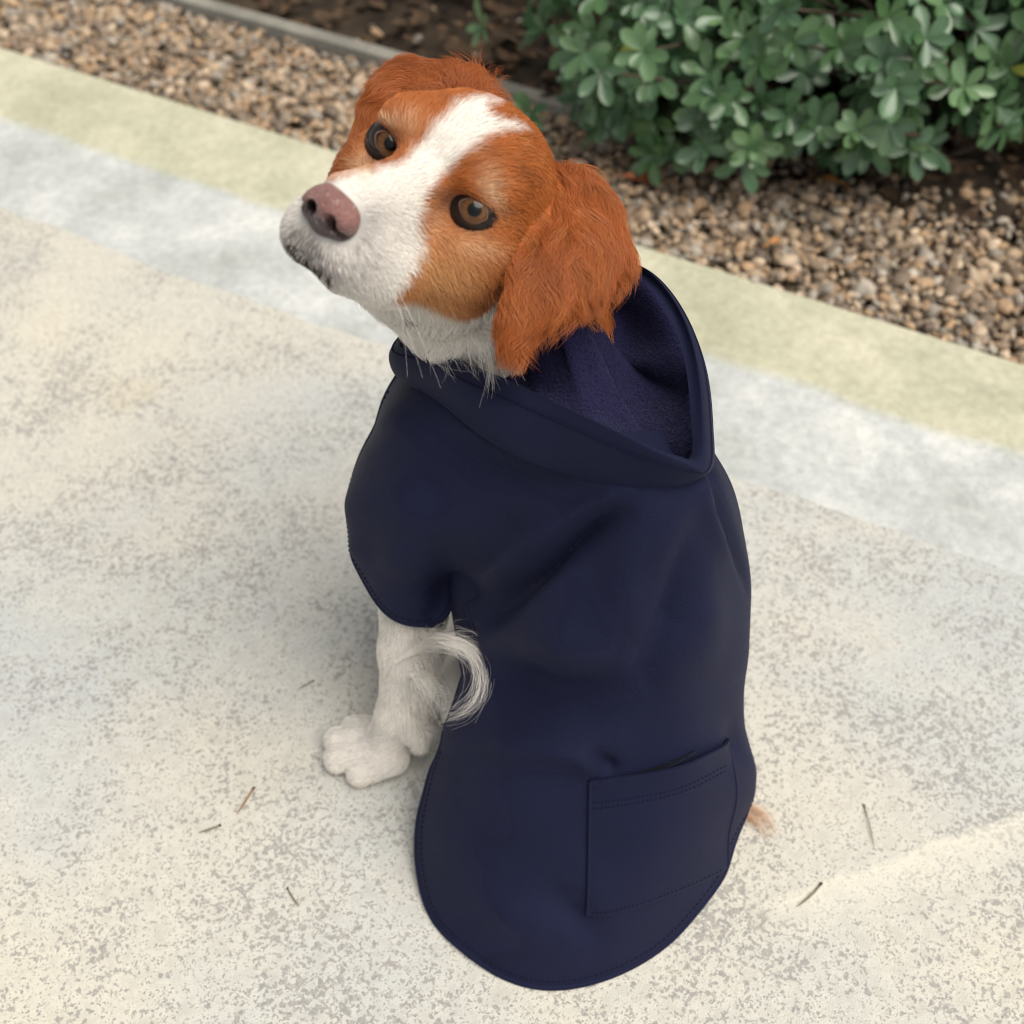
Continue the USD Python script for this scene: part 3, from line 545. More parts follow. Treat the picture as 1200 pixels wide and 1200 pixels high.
# bound hem: a flat tape over the cut edge, and the line of stitches inside it
def along(uvline, lift, n=None):
    return shell(uvline[:, 0], uvline[:, 1], lift)
hem_uv = np.vstack([flap[8:], notch[1:], body_e[1:330]])
hp, hn = along(hem_uv, -0.0012); obj('hem_binding', tube(hp, 0.0034, 8, flat=(hn, 0.75)), M_SHELL, coat)
def inset(line, d):
    t = np.gradient(line, axis=0); t /= np.linalg.norm(t, axis=1, keepdims=True); nrm = np.c_[-t[:, 1], t[:, 0]]
    a = line + nrm * d
    if not opoly.contains(shapely.Point(a[len(a) // 2])): a = line - nrm * d
    return a
def stitches(line, dash=4.2, gap=2.2, rad=0.00055, lift=0.0004):
    L = np.r_[0, np.cumsum(np.linalg.norm(np.diff(line, axis=0), axis=1))]; parts = []
    at = np.arange(0, L[-1] - dash, dash + gap); S = at[:, None] + np.array([0, .33, .67, 1]) * dash
    u, v = np.interp(S.ravel(), L, line[:, 0]), np.interp(S.ravel(), L, line[:, 1]); p, n = shell(u, v, lift); p = p.reshape(-1, 4, 3)
    p[:, [0, 3]] -= n.reshape(-1, 4, 3)[:, [0, 3]] * 0.0008
    return join([tube(q, rad, 5) for q in p])
parts = [stitches(inset(x, 7.5)) for x in (flap[20:136], body_e[60:330])]
tag(obj('hem_stitching', join(parts), M_STITCH, coat), kind='stuff')
# hip pocket
def pk(s, t):
    """Pocket patch: s across, t down, both 0..1."""
    a, b, c, d = np.array([692, 912.]), np.array([858, 866.]), np.array([852, 1016.]), np.array([689, 1077.])
    e = (1 - t)[:, None] * ((1 - s)[:, None] * a + s[:, None] * b) + t[:, None] * ((1 - s)[:, None] * d + s[:, None] * c)
    bow = (4 * s * (1 - s))[:, None]
    return e + np.c_[0 * s, bow[:, 0] * (8 * (1 - t) + 7 * t)]
ns, nt = 34, 32
ss, tt = np.meshgrid(np.linspace(0, 1, ns), np.linspace(0, 1, nt), indexing='ij'); s_, t_ = ss.ravel(), tt.ravel(); e = pk(s_, t_)
lift = 0.0022 + 0.0050 * np.exp(-((s_ - 0.62) / 0.28) ** 2) * np.exp(-(t_ / 0.22) ** 2) + 0.003 * (4 * s_ * (1 - s_)) * np.sin(np.pi * np.clip(t_, 0, 1)) ** 0.7 + 0.0012 * np.exp(-(t_ / 0.035) ** 2)
pp, pn = shell(e[:, 0], e[:, 1]); pp = pp + pn * lift[:, None]
ix = np.arange(ns * nt).reshape(ns, nt); ptri = np.vstack([np.stack([ix[:-1, :-1], ix[1:, :-1], ix[1:, 1:]], -1).reshape(-1, 3), np.stack([ix[:-1, :-1], ix[1:, 1:], ix[:-1, 1:]], -1).reshape(-1, 3)])
rim = np.r_[ix[:-1, 0], ix[-1, :-1], ix[:0:-1, -1], ix[0, :0:-1]]
ptri = orient(pp, pn, ptri)
order = np.r_[rim, np.setdiff1d(np.arange(ns * nt), rim)]; inv = np.argsort(order)
pv, pf = thick(pp[order], pn[order], inv[ptri], len(rim), 0.0024)
obj('pocket', (pv, pf), M_SHELL, coat, 40)
def pline(s, t, n=60):
    s, t = np.broadcast_to(s, (n,)).astype(float), np.broadcast_to(t, (n,)).astype(float); return pk(s, t)
def pst(line, dash=3.6, gap=2.0, rad=0.00042, inner=None):
    s, t = inner; L = np.arange(0, 1, 1 / 34.0); parts = []
    for a in L[:-1]:
        q = np.linspace(a, a + 0.62 / 34, 4); S = np.interp(q, [0, 1], s); T = np.interp(q, [0, 1], t); e = pk(S, T); p, n = shell(e[:, 0], e[:, 1])
        l = 0.0026 + 0.0050 * np.exp(-((S - 0.62) / 0.28) ** 2) * np.exp(-(T / 0.22) ** 2) + 0.003 * (4 * S * (1 - S)) * np.sin(np.pi * T) ** 0.7
        l[[0, -1]] -= 0.0008; parts.append(tube(p + n * l[:, None], rad, 5))
    return join(parts)
tag(obj('pocket_stitching', join([pst(None, inner=((0.02, 0.98), (0.165, 0.165))), pst(None, inner=((0.02, 0.98), (0.205, 0.205))), pst(None, inner=((0.03, 0.97), (0.97, 0.97)))]), M_STITCH, coat), kind='stuff')
# rolled side edges of the pocket and the dark tape inside its mouth
for s in (0.0, 1.0):
    e = pline(s, np.linspace(0.01, 0.99, 60)); p, n = shell(e[:, 0], e[:, 1], 0.0016); obj('pocket_edge', tube(p, 0.0017, 7), M_SHELL, coat)
e = spline([(742, 906), (770, 900), (798, 889), (815, 880)], 40); p, n = shell(e[:, 0], e[:, 1], 0.0012)
obj('hook_tape', tube(p, 0.0034 * np.interp(np.linspace(0, 1, 40), [0, .5, 1], [.3, 1, .5]), 6, flat=(n, 0.4)), M_HOOK, coat)
# belly band and inner lining, seen dark through the gap between shoulder flap and side
rows = []
for c, ax, ay, z in (((0.070, 0.575), 0.112, 0.085, 0.05), ((0.060, 0.597), 0.106, 0.078, 0.14), ((0.052, 0.620), 0.106, 0.078, 0.22), ((0.046, 0.645), 0.098, 0.072, 0.29), ((0.04, 0.67), 0.076, 0.066, 0.36)):
    a = np.linspace(0, 2 * math.pi, 49)[:-1]; rows.append(np.c_[c[0] + ax * np.cos(a), c[1] + ay * np.sin(a), np.full(48, z)])
rows = np.array(rows); ix = np.arange(rows.shape[0] * 48).reshape(-1, 48); nx_ = np.roll(ix, -1, 1)
bf = np.vstack([np.stack([ix[:-1], nx_[:-1], nx_[1:]], -1).reshape(-1, 3), np.stack([ix[:-1], nx_[1:], ix[1:]], -1).reshape(-1, 3)])
obj('belly_band', (rows.reshape(-1, 3), bf), M_SHELL, coat)
# hood: rings lofted from deep inside the lining, over the rim, down the outside and under
RT = [(470, 405, .432), (510, 414, .455), (550, 427, .470), (600, 447, .484), (655, 474, .495), (710, 500, .502), (766, 526, .500), (800, 538, .492), (815, 542, .485), (822, 532, .481), (821, 495, .474), (815, 435, .474), (794, 367, .484), (754, 317, .498), (690, 306, .468), (600, 326, .440), (515, 362, .425)]
RT = np.array([pz(*r) for r in RT]); HC = np.array([0.005, 0.668, 0.40])
def toward(p, c, xy, dz): q = p.copy(); q[:, :2] += (np.asarray(c)[:2] - p[:, :2]) * xy; q[:, 2] += dz; return q
OUTB = np.array([pz(*r) for r in [(466, 436, .40), (503, 462, .418), (556, 500, .432), (614, 535, .442), (672, 556, .447), (728, 575, .448), (778, 574, .444), (808, 562, .442), (818, 549, .440), (823, 535, .43), (821, 510, .41), (815, 450, .40), (794, 390, .40), (760, 345, .40), (690, 345, .40), (610, 365, .39), (520, 400, .39)]])
MID = 0.5 * (RT + OUTB); outw = MID - HC; outw[:, 2] = 0; outw /= np.linalg.norm(outw, axis=1, keepdims=True); MID = MID + outw * 0.010
rings_out = [toward(RT, HC, 0.045, -0.004), RT + outw * 0.001 + [0, 0, .001], RT + outw * 0.006 + [0, 0, -.004], MID, OUTB + outw * 0.003, toward(OUTB, HC, 0.10, 0.004), toward(OUTB, HC, 0.35, 0.0)]
NC = np.array([0.012, 0.745, 0.45])
rings_in = [toward(RT, HC, 0.045, -0.004), toward(RT, HC, 0.12, -0.024), toward(RT, NC, 0.30, -0.040), toward(RT, NC, 0.50, -0.026), toward(RT, NC, 0.68, 0.004), toward(RT, NC, 0.80, 0.022)]
NS = 260
def loft(rings, per, fold=None):
    R = np.array([spline(r, NS, True) for r in rings]); k = len(R); t = np.linspace(0, k - 1, per * (k - 1) + 1)
    G = CubicSpline(np.arange(k), R, axis=0)(t)
    if fold is not None: G = fold(G, t / (k - 1))
    m = len(t); ix = np.arange(m * NS).reshape(m, NS); nx_ = np.roll(ix, -1, 1)
    f = np.vstack([np.stack([ix[:-1], nx_[:-1], nx_[1:]], -1).reshape(-1, 3), np.stack([ix[:-1], nx_[1:], ix[1:]], -1).reshape(-1, 3)])
    return G.reshape(-1, 3), f
def fleece_folds(G, t):
    s = np.linspace(0, 1, NS, endpoint=False); px, py = proj(G)
    inw = HC - G; inw[..., 2] = 0; inw /= np.linalg.norm(inw, axis=-1, keepdims=True) + 1e-9
    fade = (np.clip(t / 0.25, 0, 1) * np.clip((1.05 - t) / 0.35, 0, 1))[:, None]
    a = s * 2 * math.pi
    amp = 0.0066 * np.sin(a * 9 + 0.4 + 0.8 * t[:, None]) + 0.0016 * np.sin(a * 16 + 2.0 - 0.6 * t[:, None])
    return G + inw * (amp * fade)[..., None]
hv, hf = loft(rings_out, 6); obj('hood', (hv, hf), M_SHELL, coat)
hr = hv.reshape(-1, NS, 3)[14]; hn_ = hr - HC; hn_ /= np.linalg.norm(hn_, axis=1, keepdims=True)
obj('hood_seam', tube(hr + 0.0001 * hn_, 0.00075, 6, closed=True), M_STITCH, coat)
lv_, lf_ = loft(rings_in, 10, fleece_folds); obj('hood_lining', (lv_, lf_), M_FLEECE, coat)
# plush nap of the fleece
la = lv_[lf_]; ln_ = np.cross(la[:, 1] - la[:, 0], la[:, 2] - la[:, 0]); lar = np.linalg.norm(ln_, axis=1); ln_ /= lar[:, None] + 1e-12
if np.mean(np.sum(ln_ * (NC + [0, 0, .12] - la.mean(1)), 1)) < 0: ln_ = -ln_
NN = 26000; pk_ = RNG.choice(len(lar), NN, p=lar / lar.sum()); ww = RNG.dirichlet((1, 1, 1), NN); r0 = np.einsum('nk,nkc->nc', ww, la[pk_]); dr = ln_[pk_] + 0.9 * RNG.normal(size=(NN, 3)); dr /= np.linalg.norm(dr, axis=1, keepdims=True)
npts = np.stack([r0, r0 + dr * 0.0009, r0 + dr * 0.0013 + 0.0009 * RNG.normal(size=(NN, 3)) * 0.6], 1)
tag(curves('fleece_nap', npts, np.tile([.00030, .00026, .00010], (NN, 1)), M_FLEECE, coat), kind='stuff')
# ------------------------------------------------------------------ eyes, lids, nose, lips
M_EYE = MK('eye', {'a': ('attribute', {'attribute': 'tint'}), 'p': ('principled_bsdf', {'roughness': 0.4, 'specular_ior_level': 0.05, 'coat_weight': 0.5, 'coat_roughness': 0.02, 'coat_ior': 1.36})}, [('a.color', 'p.base_color')])
M_LID = MK('eyelid_skin', {'a': ('attribute', {'attribute': 'tint'}), 'p': ('principled_bsdf', {'roughness': 0.6, 'specular_ior_level': 0.05})}, [('a.color', 'p.base_color')])
M_LIP = MK('lip_skin', {'p': ('principled_bsdf', {'base_color': (0.045, 0.028, 0.025), 'roughness': 0.45})})
M_NOSE = MK('nose_leather', {'c': ('texture_coordinate', {}), 'a': ('attribute', {'attribute': 'tint'}), 'v': ('voronoi_texture', {'scale': 620.0, 'feature': 'distance_to_edge'}), 'r': ('map_range', {'from_max': 0.25, 'clamp': True}), 'b': ('bump', {'strength': 0.8, 'distance': 0.0012}),
    'p': ('principled_bsdf', {'roughness': 0.36, 'specular_ior_level': 0.55, 'subsurface_weight': 0.08, 'subsurface_scale': 0.002})}, [('c.object', 'v.vector'), ('v.distance', 'r.value'), ('r.result', 'b.height'), ('a.color', 'p.base_color'), ('b.normal', 'p.normal')])
EYED = {}
for s in (1, -1):
    c, r = EYES[s]; toc = VIEW - c; toc /= np.linalg.norm(toc)
    gaze = toc + HM.T @ (UPV * 0.05); gaze /= np.linalg.norm(gaze)
    th, ph = np.meshgrid(np.r_[np.linspace(0, 0.95, 90), np.linspace(1.0, math.pi, 14)], np.linspace(0, 2 * math.pi, 64, endpoint=False), indexing='ij')
    a = np.cross(gaze, [0, 0, 1.0]); a /= np.linalg.norm(a); b = np.cross(a, gaze)
    bul = r * (1 + 0.045 * np.exp(-(th / 0.5) ** 2))
    q = c + (np.cos(th) * bul)[..., None] * gaze + (np.sin(th) * bul)[..., None] * (np.cos(ph)[..., None] * a + np.sin(ph)[..., None] * b)
    ix = np.arange(th.size).reshape(th.shape); nx_ = np.roll(ix, -1, 1)
    f = np.vstack([np.stack([ix[:-1], ix[1:], nx_[1:]], -1).reshape(-1, 3), np.stack([ix[:-1], nx_[1:], nx_[:-1]], -1).reshape(-1, 3)])
    t = th.ravel(); fib = meshkit.fbm(np.c_[np.cos(ph.ravel()) * 9, np.sin(ph.ravel()) * 9, t * 2.5], 3, 3)
    iris = np.array([0.044, 0.019, 0.006])[None] * (0.55 + 0.95 * fib)[:, None] * (1 + 0.7 * np.exp(-((t - 0.38) / 0.11) ** 2))[:, None]
    col = np.where((t < 0.25)[:, None], np.array([0.002, 0.002, 0.002]), iris)
    col = np.where((t > 0.53)[:, None], np.array([0.010, 0.007, 0.006]), col); col = np.where((t > 0.63)[:, None], np.array([0.010, 0.007, 0.006]), col)
    m = trimesh.Trimesh(hw(q.reshape(-1, 3)), f, process=False)
    if m.volume < 0: f = f[:, ::-1]
    obj('eye', (hw(q.reshape(-1, 3)), f), M_EYE, dog, True, tint=col)
    o = np.array([s * 0.36, -1.0, 0.14]); o /= np.linalg.norm(o); o = 0.18 * o + 0.82 * gaze; o /= np.linalg.norm(o); lat = np.cross([0, 0, 1.0], o); lat *= np.sign(lat[0]) * s; lat /= np.linalg.norm(lat); up = np.cross(lat, o); up *= np.sign(up[2])
    A = np.linspace(0, 2 * math.pi, 97)[:-1]
    ax_, by = np.cos(A), np.sin(A)
    ex = np.where(ax_ < 0, 1.0, 0.90) * ax_; ey = np.where(by > 0, 0.44, 0.52) * by * (1 - 0.30 * np.abs(ax_) ** 3) + 0.02 * ax_      # lateral corner higher
    rows, cl = [], []
    for k, (sc, rr) in enumerate([(0.985, 1.58), (1.0, 1.64), (1.04, 1.66), (1.09, 1.655), (1.18, 1.62), (1.38, 1.58), (1.7, 1.38)]):
        X, Y = ex * sc * 0.54, ey * sc * 0.74
        d = np.cos(np.hypot(X, Y))[:, None] * o + (np.sinc(np.hypot(X, Y) / math.pi))[:, None] * (X[:, None] * lat + Y[:, None] * up)
        rows.append(c + d * rr); w = np.clip((sc - 1.01) / 0.16, 0, 1); cl.append(np.tile(np.array([0.022, 0.014, 0.013]) * (1 - w) + np.array([0.17, 0.092, 0.055]) * w, (96, 1)))
    R = np.array(rows); ix = np.arange(7 * 96).reshape(7, 96); nx_ = np.roll(ix, -1, 1)
    f = np.vstack([np.stack([ix[:-1], ix[1:], nx_[1:]], -1).reshape(-1, 3), np.stack([ix[:-1], nx_[1:], nx_[:-1]], -1).reshape(-1, 3)])
    v = hw(R.reshape(-1, 3)); nv = vnormals(v, f)
    if np.mean(np.sum(nv * (v - hw(c)), 1)) < 0: f = f[:, ::-1]
    obj('eyelid', (v, f), M_LID, dog, True, tint=np.vstack(cl)); EYED[s] = (c, o, lat, up)
def in_eye(L, grow=0.97):
    out = np.zeros(len(L), bool)
    for s, (c, o, lat, up) in EYED.items():
        d = L - c; d /= np.linalg.norm(d, axis=1, keepdims=True); X, Y = d @ lat, d @ up
        out |= (d @ o > 0.2) & ((X / (0.57 * grow)) ** 2 + ((Y + 0.03) / (0.41 * grow)) ** 2 < 1) & (np.linalg.norm(L - c, axis=1) < 2.5)
    return out
def sd_nose(q):
    x = q.copy(); x[:, 0] = np.abs(x[:, 0])
    d = sd_ell(x, (0, -7.45, -2.25), (1.50, 1.30, 1.20))
    d = smin(d, sd_ell(x, (0.95, -7.75, -2.75), (0.80, 0.95, 0.85)), 0.5)
    d = smin(d, sd_ell(x, (0, -7.75, -3.15), (0.85, 0.85, 0.80)), 0.5)
    d = smin(d, sd_ell(x, (0, -8.05, -2.35), (0.80, 0.75, 0.75)), 0.5)
    d = smax(d, -sd_cone(x, (0.62, -9.0, -2.70), (0.85, -7.9, -2.80), 0.42, 0.30), 0.16)
    d = smax(d, -sd_cone(x, (0.85, -8.8, -2.95), (1.75, -8.0, -3.1), 0.26, 0.14), 0.14)
    d = smax(d, -sd_cone(x, (0, -8.95, -2.7), (0, -8.75, -3.9), 0.07, 0.10), 0.10)
    return d
nv, nf = surface_nets(sd_nose, (-2.2, -9.4, -4.3), (2.2, -5.9, -0.8), 0.055)
tone = np.clip((nv[:, 2] + 3.05) / 0.9, 0, 1)[:, None]; mot = meshkit.fbm(nv * 1.6, 3, 2)[:, None]  # darker lower nose: leather tone plus underside shade put into the colour
ncol = (np.array([0.030, 0.017, 0.016]) * (1 - tone) + np.array([0.20, 0.095, 0.082]) * tone) * (0.75 + 0.5 * mot)
ncol = np.where((sd_cone(np.abs(nv) * [1, -1, -1], (0.62, -9.0, -2.65), (0.9, -7.9, -2.78), 0.38, 0.3) < 0)[:, None], [0.012, 0.006, 0.006], ncol)
obj('nose', (hw(nv), nf), M_NOSE, dog, True, tint=ncol)
lp = [(0.25, -6.6, -5.3), (0.75, -6.5, -6.05), (1.35, -5.8, -6.6), (1.8, -4.0, -6.75), (2.2, -1.8, -6.95), (2.55, 0.0, -7.0), (2.75, 1.4, -6.75)]
for s in (1, -1):
    lpf = spline([(s * x, y, z) for x, y, z in lp], 60); obj('lip', tube(hw(lpf), 0.0026 * np.interp(np.linspace(0, 1, 60), [0, .15, .8, 1], [.15, 1, 1, .5]), 8), M_LIP, dog)

# ------------------------------------------------------------------ hair
G = []
for p, d in [((0, -7, -1.2), (0, 1, .25)), ((0, -3, -.2), (0, 1, .35)), ((0, 1, 1.9), (0, 1, .7)), ((0, 4, 4.8), (0, 1, .1)), ((1.5, 1, 2.5), (.4, .8, .8)), ((2.5, -.5, 1.9), (.5, .4, .9)), ((4.8, 2, 1.2), (.3, 1, -.1)), ((3.2, -1.2, -2), (.3, .8, -.5)),
             ((2.2, -5, -3), (.45, .9, -.35)), ((1.8, -7, -4.6), (.5, .5, -.8)), ((0, -7.6, -4.8), (.1, .1, -1)), ((2.6, -2, -5.5), (.2, .8, -.7)), ((4.8, 3, -3), (.2, 1, -.45)), ((4, 5, -6), (.1, .7, -.9)), ((0, -6, -6.6), (0, 1, -.3)), ((0, 0, -7.5), (0, 1, -.5)), ((5.2, 6, 1.5), (.3, .8, -.6)), ((0, 9, 3), (0, 1, -.8))]:
    for s in ((1, -1) if p[0] else (1,)): G.append((0, hw((p[0] * s, p[1], p[2])), HM @ np.array([d[0] * s, d[1], d[2]], float)))
for px, py, dep, dx, dy in [(650, 210, .85, -.1, 1), (690, 222, .865, .45, .9), (628, 282, .826, -.2, 1), (668, 278, .826, .02, 1), (712, 284, .842, .35, 1), (655, 338, .815, -.08, 1), (730, 312, .852, .55, .85), (604, 388, .818, -.12, 1), (640, 384, .815, -.12, 1), (690, 362, .828, .05, 1)]:
    G.append((1, unproj(px, py, dep), RGT * dx - UPV * dy))
for px, py, dx, dy in [(575, 105, .5, .5), (556, 92, .3, -.6), (532, 98, -.5, -.6), (492, 90, -.9, -.25), (458, 112, -.8, .5), (434, 146, -.5, .9), (411, 196, -.3, 1), (474, 78, -.8, -.3)]:
    G.append((2, unproj(px, py, .88), RGT * dx - UPV * dy))
for p, d in [((-.04, .69, .46), (-.1, -.12, -1)), ((.03, .72, .46), (.1, 0, -1)), ((-.02, .74, .52), (.1, .3, -1))]: G.append((3, np.array(p), np.array(d, float)))
for p, d in [((-.085, .62, .2), (0, -.05, -1)), ((-.10, .60, .1), (-.05, -.02, -1)), ((-.125, .585, .03), (-1, 0, -.35)), ((-.18, .585, .02), (-1, 0, -.5)), ((-.035, .70, .1), (0, -.1, -1)), ((-.09, .70, .02), (-1, 0, -.3))]: G.append((4, np.array(p), np.array(d, float)))
def comb(p, reg):
    out = np.zeros_like(p)
    for r in range(6):
        k = reg == r
        g = [x for x in G if x[0] == r]
        if not k.any() or not g: continue
        gp, gd = np.array([x[1] for x in g]), np.array([x[2] / np.linalg.norm(x[2]) for x in g])
        w = 1 / (np.linalg.norm(p[k, None] - gp[None], axis=2) ** 3 + 1e-8); out[k] = (w[..., None] * gd[None]).sum(1) / w.sum(1)[:, None]
    return out
fa = DOGV[DOGF]; fn = np.cross(fa[:, 1] - fa[:, 0], fa[:, 2] - fa[:, 0]); area = 0.5 * np.linalg.norm(fn, axis=1); fn /= np.linalg.norm(fn, axis=1, keepdims=True) + 1e-12
VN = vnormals(DOGV, DOGF); fc = fa.mean(1); freg = region(fc)
face_cam = np.sum(fn * (EYE - fc) / np.linalg.norm(EYE - fc, axis=1, keepdims=True), 1)
dens = np.choose(freg, [1.0, 1.5, 1.2, 0.55, 0.75, 0.0]) * np.where(face_cam > -0.15, 1.0, 0.35)
dens[(freg == 3) & (fc[:, 2] < 0.425)] = 0; dens[(freg == 4) & (fc[:, 2] > 0.205)] = 0
NH = 98000
pick = RNG.choice(len(area), NH, p=area * dens / np.sum(area * dens)); r1, r2 = RNG.random(NH), RNG.random(NH); k = r1 + r2 > 1; r1[k], r2[k] = 1 - r1[k], 1 - r2[k]
w3 = np.stack([1 - r1 - r2, r1, r2], 1)
root = np.einsum('nk,nkc->nc', w3, DOGV[DOGF[pick]]); nor = np.einsum('nk,nkc->nc', w3, VN[DOGF[pick]]); nor /= np.linalg.norm(nor, axis=1, keepdims=True)
reg = region(root); L = hl(root)
keep = ~((reg == 0) & (in_eye(L) | (sd_nose(L) < 0.12)))
root, nor, reg, L = root[keep], nor[keep], reg[keep], L[keep]; n = len(root)
d = comb(root, reg); d += 0.35 * (np.stack([meshkit.fbm(root * 55, 2, 20 + c) for c in range(3)], 1) - 0.5) + np.where((reg == 1) | (reg == 2), 0.07, 0.15)[:, None] * RNG.normal(size=(n, 3))
tan = d - nor * np.sum(d * nor, 1, keepdims=True); tan /= np.linalg.norm(tan, axis=1, keepdims=True) + 1e-9
muz = np.clip((-1.0 - L[:, 1]) / 4, 0, 1)
ln = np.select([reg == 0, reg == 1, reg == 2, reg == 3, reg == 4], [0.0105 - 0.0055 * muz, 0.029, 0.024, 0.026, 0.010], 0.01)
ln = np.where((reg == 0) & (L[:, 2] < -5.0) & (L[:, 1] > -1), 0.017, ln); ln = np.where((reg == 4) & (root[:, 2] < 0.05), 0.0065, ln)
back_feather = (reg == 4) & (root[:, 2] > 0.07) & (nor[:, 0] > 0.3); ln = np.where(back_feather, 0.020, ln)
eyed = np.min([np.linalg.norm(L - EYES[s][0], axis=1) for s in (1, -1)], axis=0); ln = np.where((reg == 0) & (eyed < 2.6), 0.006, ln)
ln *= RNG.uniform(0.65, 1.25, n)
lift = np.select([reg == 0, reg == 3, reg == 4], [0.28, 0.45, 0.30], 0.20) + 0.10 * RNG.normal(size=n) * 0.6
lift = np.where(back_feather, 0.7, lift)
wav = np.cross(nor, tan); ph = 6.3 * meshkit.fbm(root * 40, 2, 31) * 2; amp = np.select([(reg == 1) | (reg == 2), reg == 3], [0.15, 0.10], 0.02) * ln
K = 4; pts = np.zeros((n, K, 3)); pts[:, 0] = root - nor * 0.0004; cur = root.copy(); sag = np.array([0, 0, -1.0])
for i in range(1, K):
    a = lift * (1.0 - 0.55 * (i - 1)); st = tan * np.cos(a)[:, None] + nor * np.sin(a)[:, None] + sag * (0.12 * (i - 1) * (ln / 0.02))[:, None]
    st /= np.linalg.norm(st, axis=1, keepdims=True); cur = cur + st * (ln / (K - 1))[:, None]
    pts[:, i] = cur + wav * (amp * np.sin(ph + i * 1.9))[:, None]
# locks: tips lean together
tips = pts[:, -1]; cell = np.floor(root / np.where((reg == 1) | (reg == 2), 0.0085, 0.0045)[:, None]).astype(int); key = cell[:, 0] * 73856093 ^ cell[:, 1] * 19349663 ^ cell[:, 2] * 83492791
uq, inv = np.unique(key, return_inverse=True); cnt = np.bincount(inv); mean = np.stack([np.bincount(inv, tips[:, c] - root[:, c]) for c in range(3)], 1) / cnt[:, None]; cen = np.stack([np.bincount(inv, root[:, c]) for c in range(3)], 1) / cnt[:, None]
goal = (cen + mean)[inv]; pull = np.select([(reg == 1) | (reg == 2), reg == 3], [0.52, 0.45], 0.20)
for i in (2, 3): pts[:, i] += (goal - tips) * (pull * (0.35 if i == 2 else 1.0))[:, None]
rnd = np.clip(0.5 * RNG.random(n) + 0.5 * RNG.random(len(uq))[inv], 0, 1)
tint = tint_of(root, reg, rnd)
wid = np.select([(reg == 1) | (reg == 2), reg == 3], [0.00027, 0.00030], 0.00028)[:, None] * np.array([1.0, 0.95, 0.7, 0.15])[None] * RNG.uniform(0.7, 1.2, (n, 1))
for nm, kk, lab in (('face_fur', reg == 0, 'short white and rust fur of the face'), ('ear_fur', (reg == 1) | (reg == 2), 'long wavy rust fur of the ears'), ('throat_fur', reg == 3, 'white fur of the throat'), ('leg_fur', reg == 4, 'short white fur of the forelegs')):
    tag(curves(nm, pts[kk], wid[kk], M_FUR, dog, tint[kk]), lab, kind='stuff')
# ------------------------------------------------------------------ loose hair: elbow curl, tail tuft, whiskers
def wisps(path, n, spread, wid, t0=0.0, seed=0, kn=9, taper=True):
    """n hairs along a guide path (world points), each with its own offset, start and length."""
    r = np.random.default_rng(seed); g = spline(path, 60); out = np.zeros((n, kn, 3)); off = r.normal(size=(n, 3)) * spread; tipo = r.normal(size=(n, 3)) * spread * 1.6
    a = r.uniform(0, t0, n); b = r.uniform(0.62, 1.0, n); x = np.linspace(0, 1, 60)
    for i in range(kn):
        f = i / (kn - 1); t = a + (b - a) * f
        out[:, i] = np.stack([np.interp(t, x, g[:, c]) for c in range(3)], 1) + off * (0.35 + 0.65 * math.sin(f * math.pi)) + tipo * f ** 2 + 0.25 * spread * np.sin(f * 7 + off[:, :1] * 900)
    w = wid * r.uniform(0.6, 1.1, (n, 1)) * np.linspace(1, 0.25, kn)[None]
    return out, w
def over(x, y):
    """Depth of the coat at a picture point, for hair lying in front of it."""
    o = _rbf(np.array([[x, y]]) / 100.0)[0]; return o[2] / 1000
cd = min(over(545, 760), over(555, 800), over(545, 835)) - 0.016
cu = [wisps([unproj(x, y, min(d, 1.09) if x < 512 else cd + 0.0006 * max(0, 530 - x)) for x, y, d in q], int(n * 2.0), sp * 1.55, .00022, .3, sd) for q, n, sp, sd in [
    ([(462, 776, 1.085), (492, 760, 1.075), (528, 752, 0), (552, 764, 0), (564, 790, 0), (558, 818, 0), (538, 834, 0), (514, 838, 0)], 100, .0021, 1),
    ([(468, 772, 1.085), (498, 756, 1.075), (530, 748, 0), (548, 752, 0), (560, 768, 0)], 70, .0030, 2),
    ([(480, 790, 1.10), (498, 800, 1.09), (508, 815, 1.085), (508, 838, 1.085)], 80, .0040, 4)]]
pts = np.vstack([c[0] for c in cu]); w = np.vstack([c[1] for c in cu])
tag(curves('elbow_feather', pts, w, M_FUR, dog, CREAM * RNG.uniform(0.75, 1.0, (len(pts), 1))), 'long cream hairs curling from the elbow', kind='stuff')
tl = [wisps([pz(x, y, z) for x, y, z in q], n, .0024, .00032, .2, sd) for q, n, sd in [
    ([(846, 925, .004), (872, 940, .006), (888, 950, .010), (902, 960, .008), (908, 985, .003)], 60, 5), ([(850, 940, .004), (874, 955, .006), (888, 966, .006), (898, 984, .003)], 50, 6)]]
pts = np.vstack([c[0] for c in tl]); pts[..., 2] = np.maximum(pts[..., 2], 0.001)
tag(curves('tail_fur', pts, np.vstack([c[1] for c in tl]), M_FUR, dog, np.array([0.50, 0.27, 0.13]) * RNG.uniform(0.7, 1.25, (len(pts), 1))), 'wispy ginger tail hair on the ground beside the hem', kind='stuff')
tf = [wisps([unproj(x, y, d) for x, y, d in q], int(n * 2.2), sp, .00017, .3, sd) for q, n, sp, sd in [([(548, 372, .880), (562, 396, .862), (572, 418, .846), (580, 440, .842)], 90, .0045, 7), ([(500, 380, .885), (520, 402, .868), (535, 420, .858)], 60, .006, 8), ([(566, 400, .856), (576, 430, .842), (572, 470, .842)], 7, .002, 9)]]
pts = np.vstack([c[0] for c in tf]); tag(curves('throat_tuft', pts, np.vstack([c[1] for c in tf]), M_FUR, dog, CREAM * RNG.uniform(0.7, 1.0, (len(pts), 1))), 'white throat hair hanging over the hood', kind='stuff')
wk = []
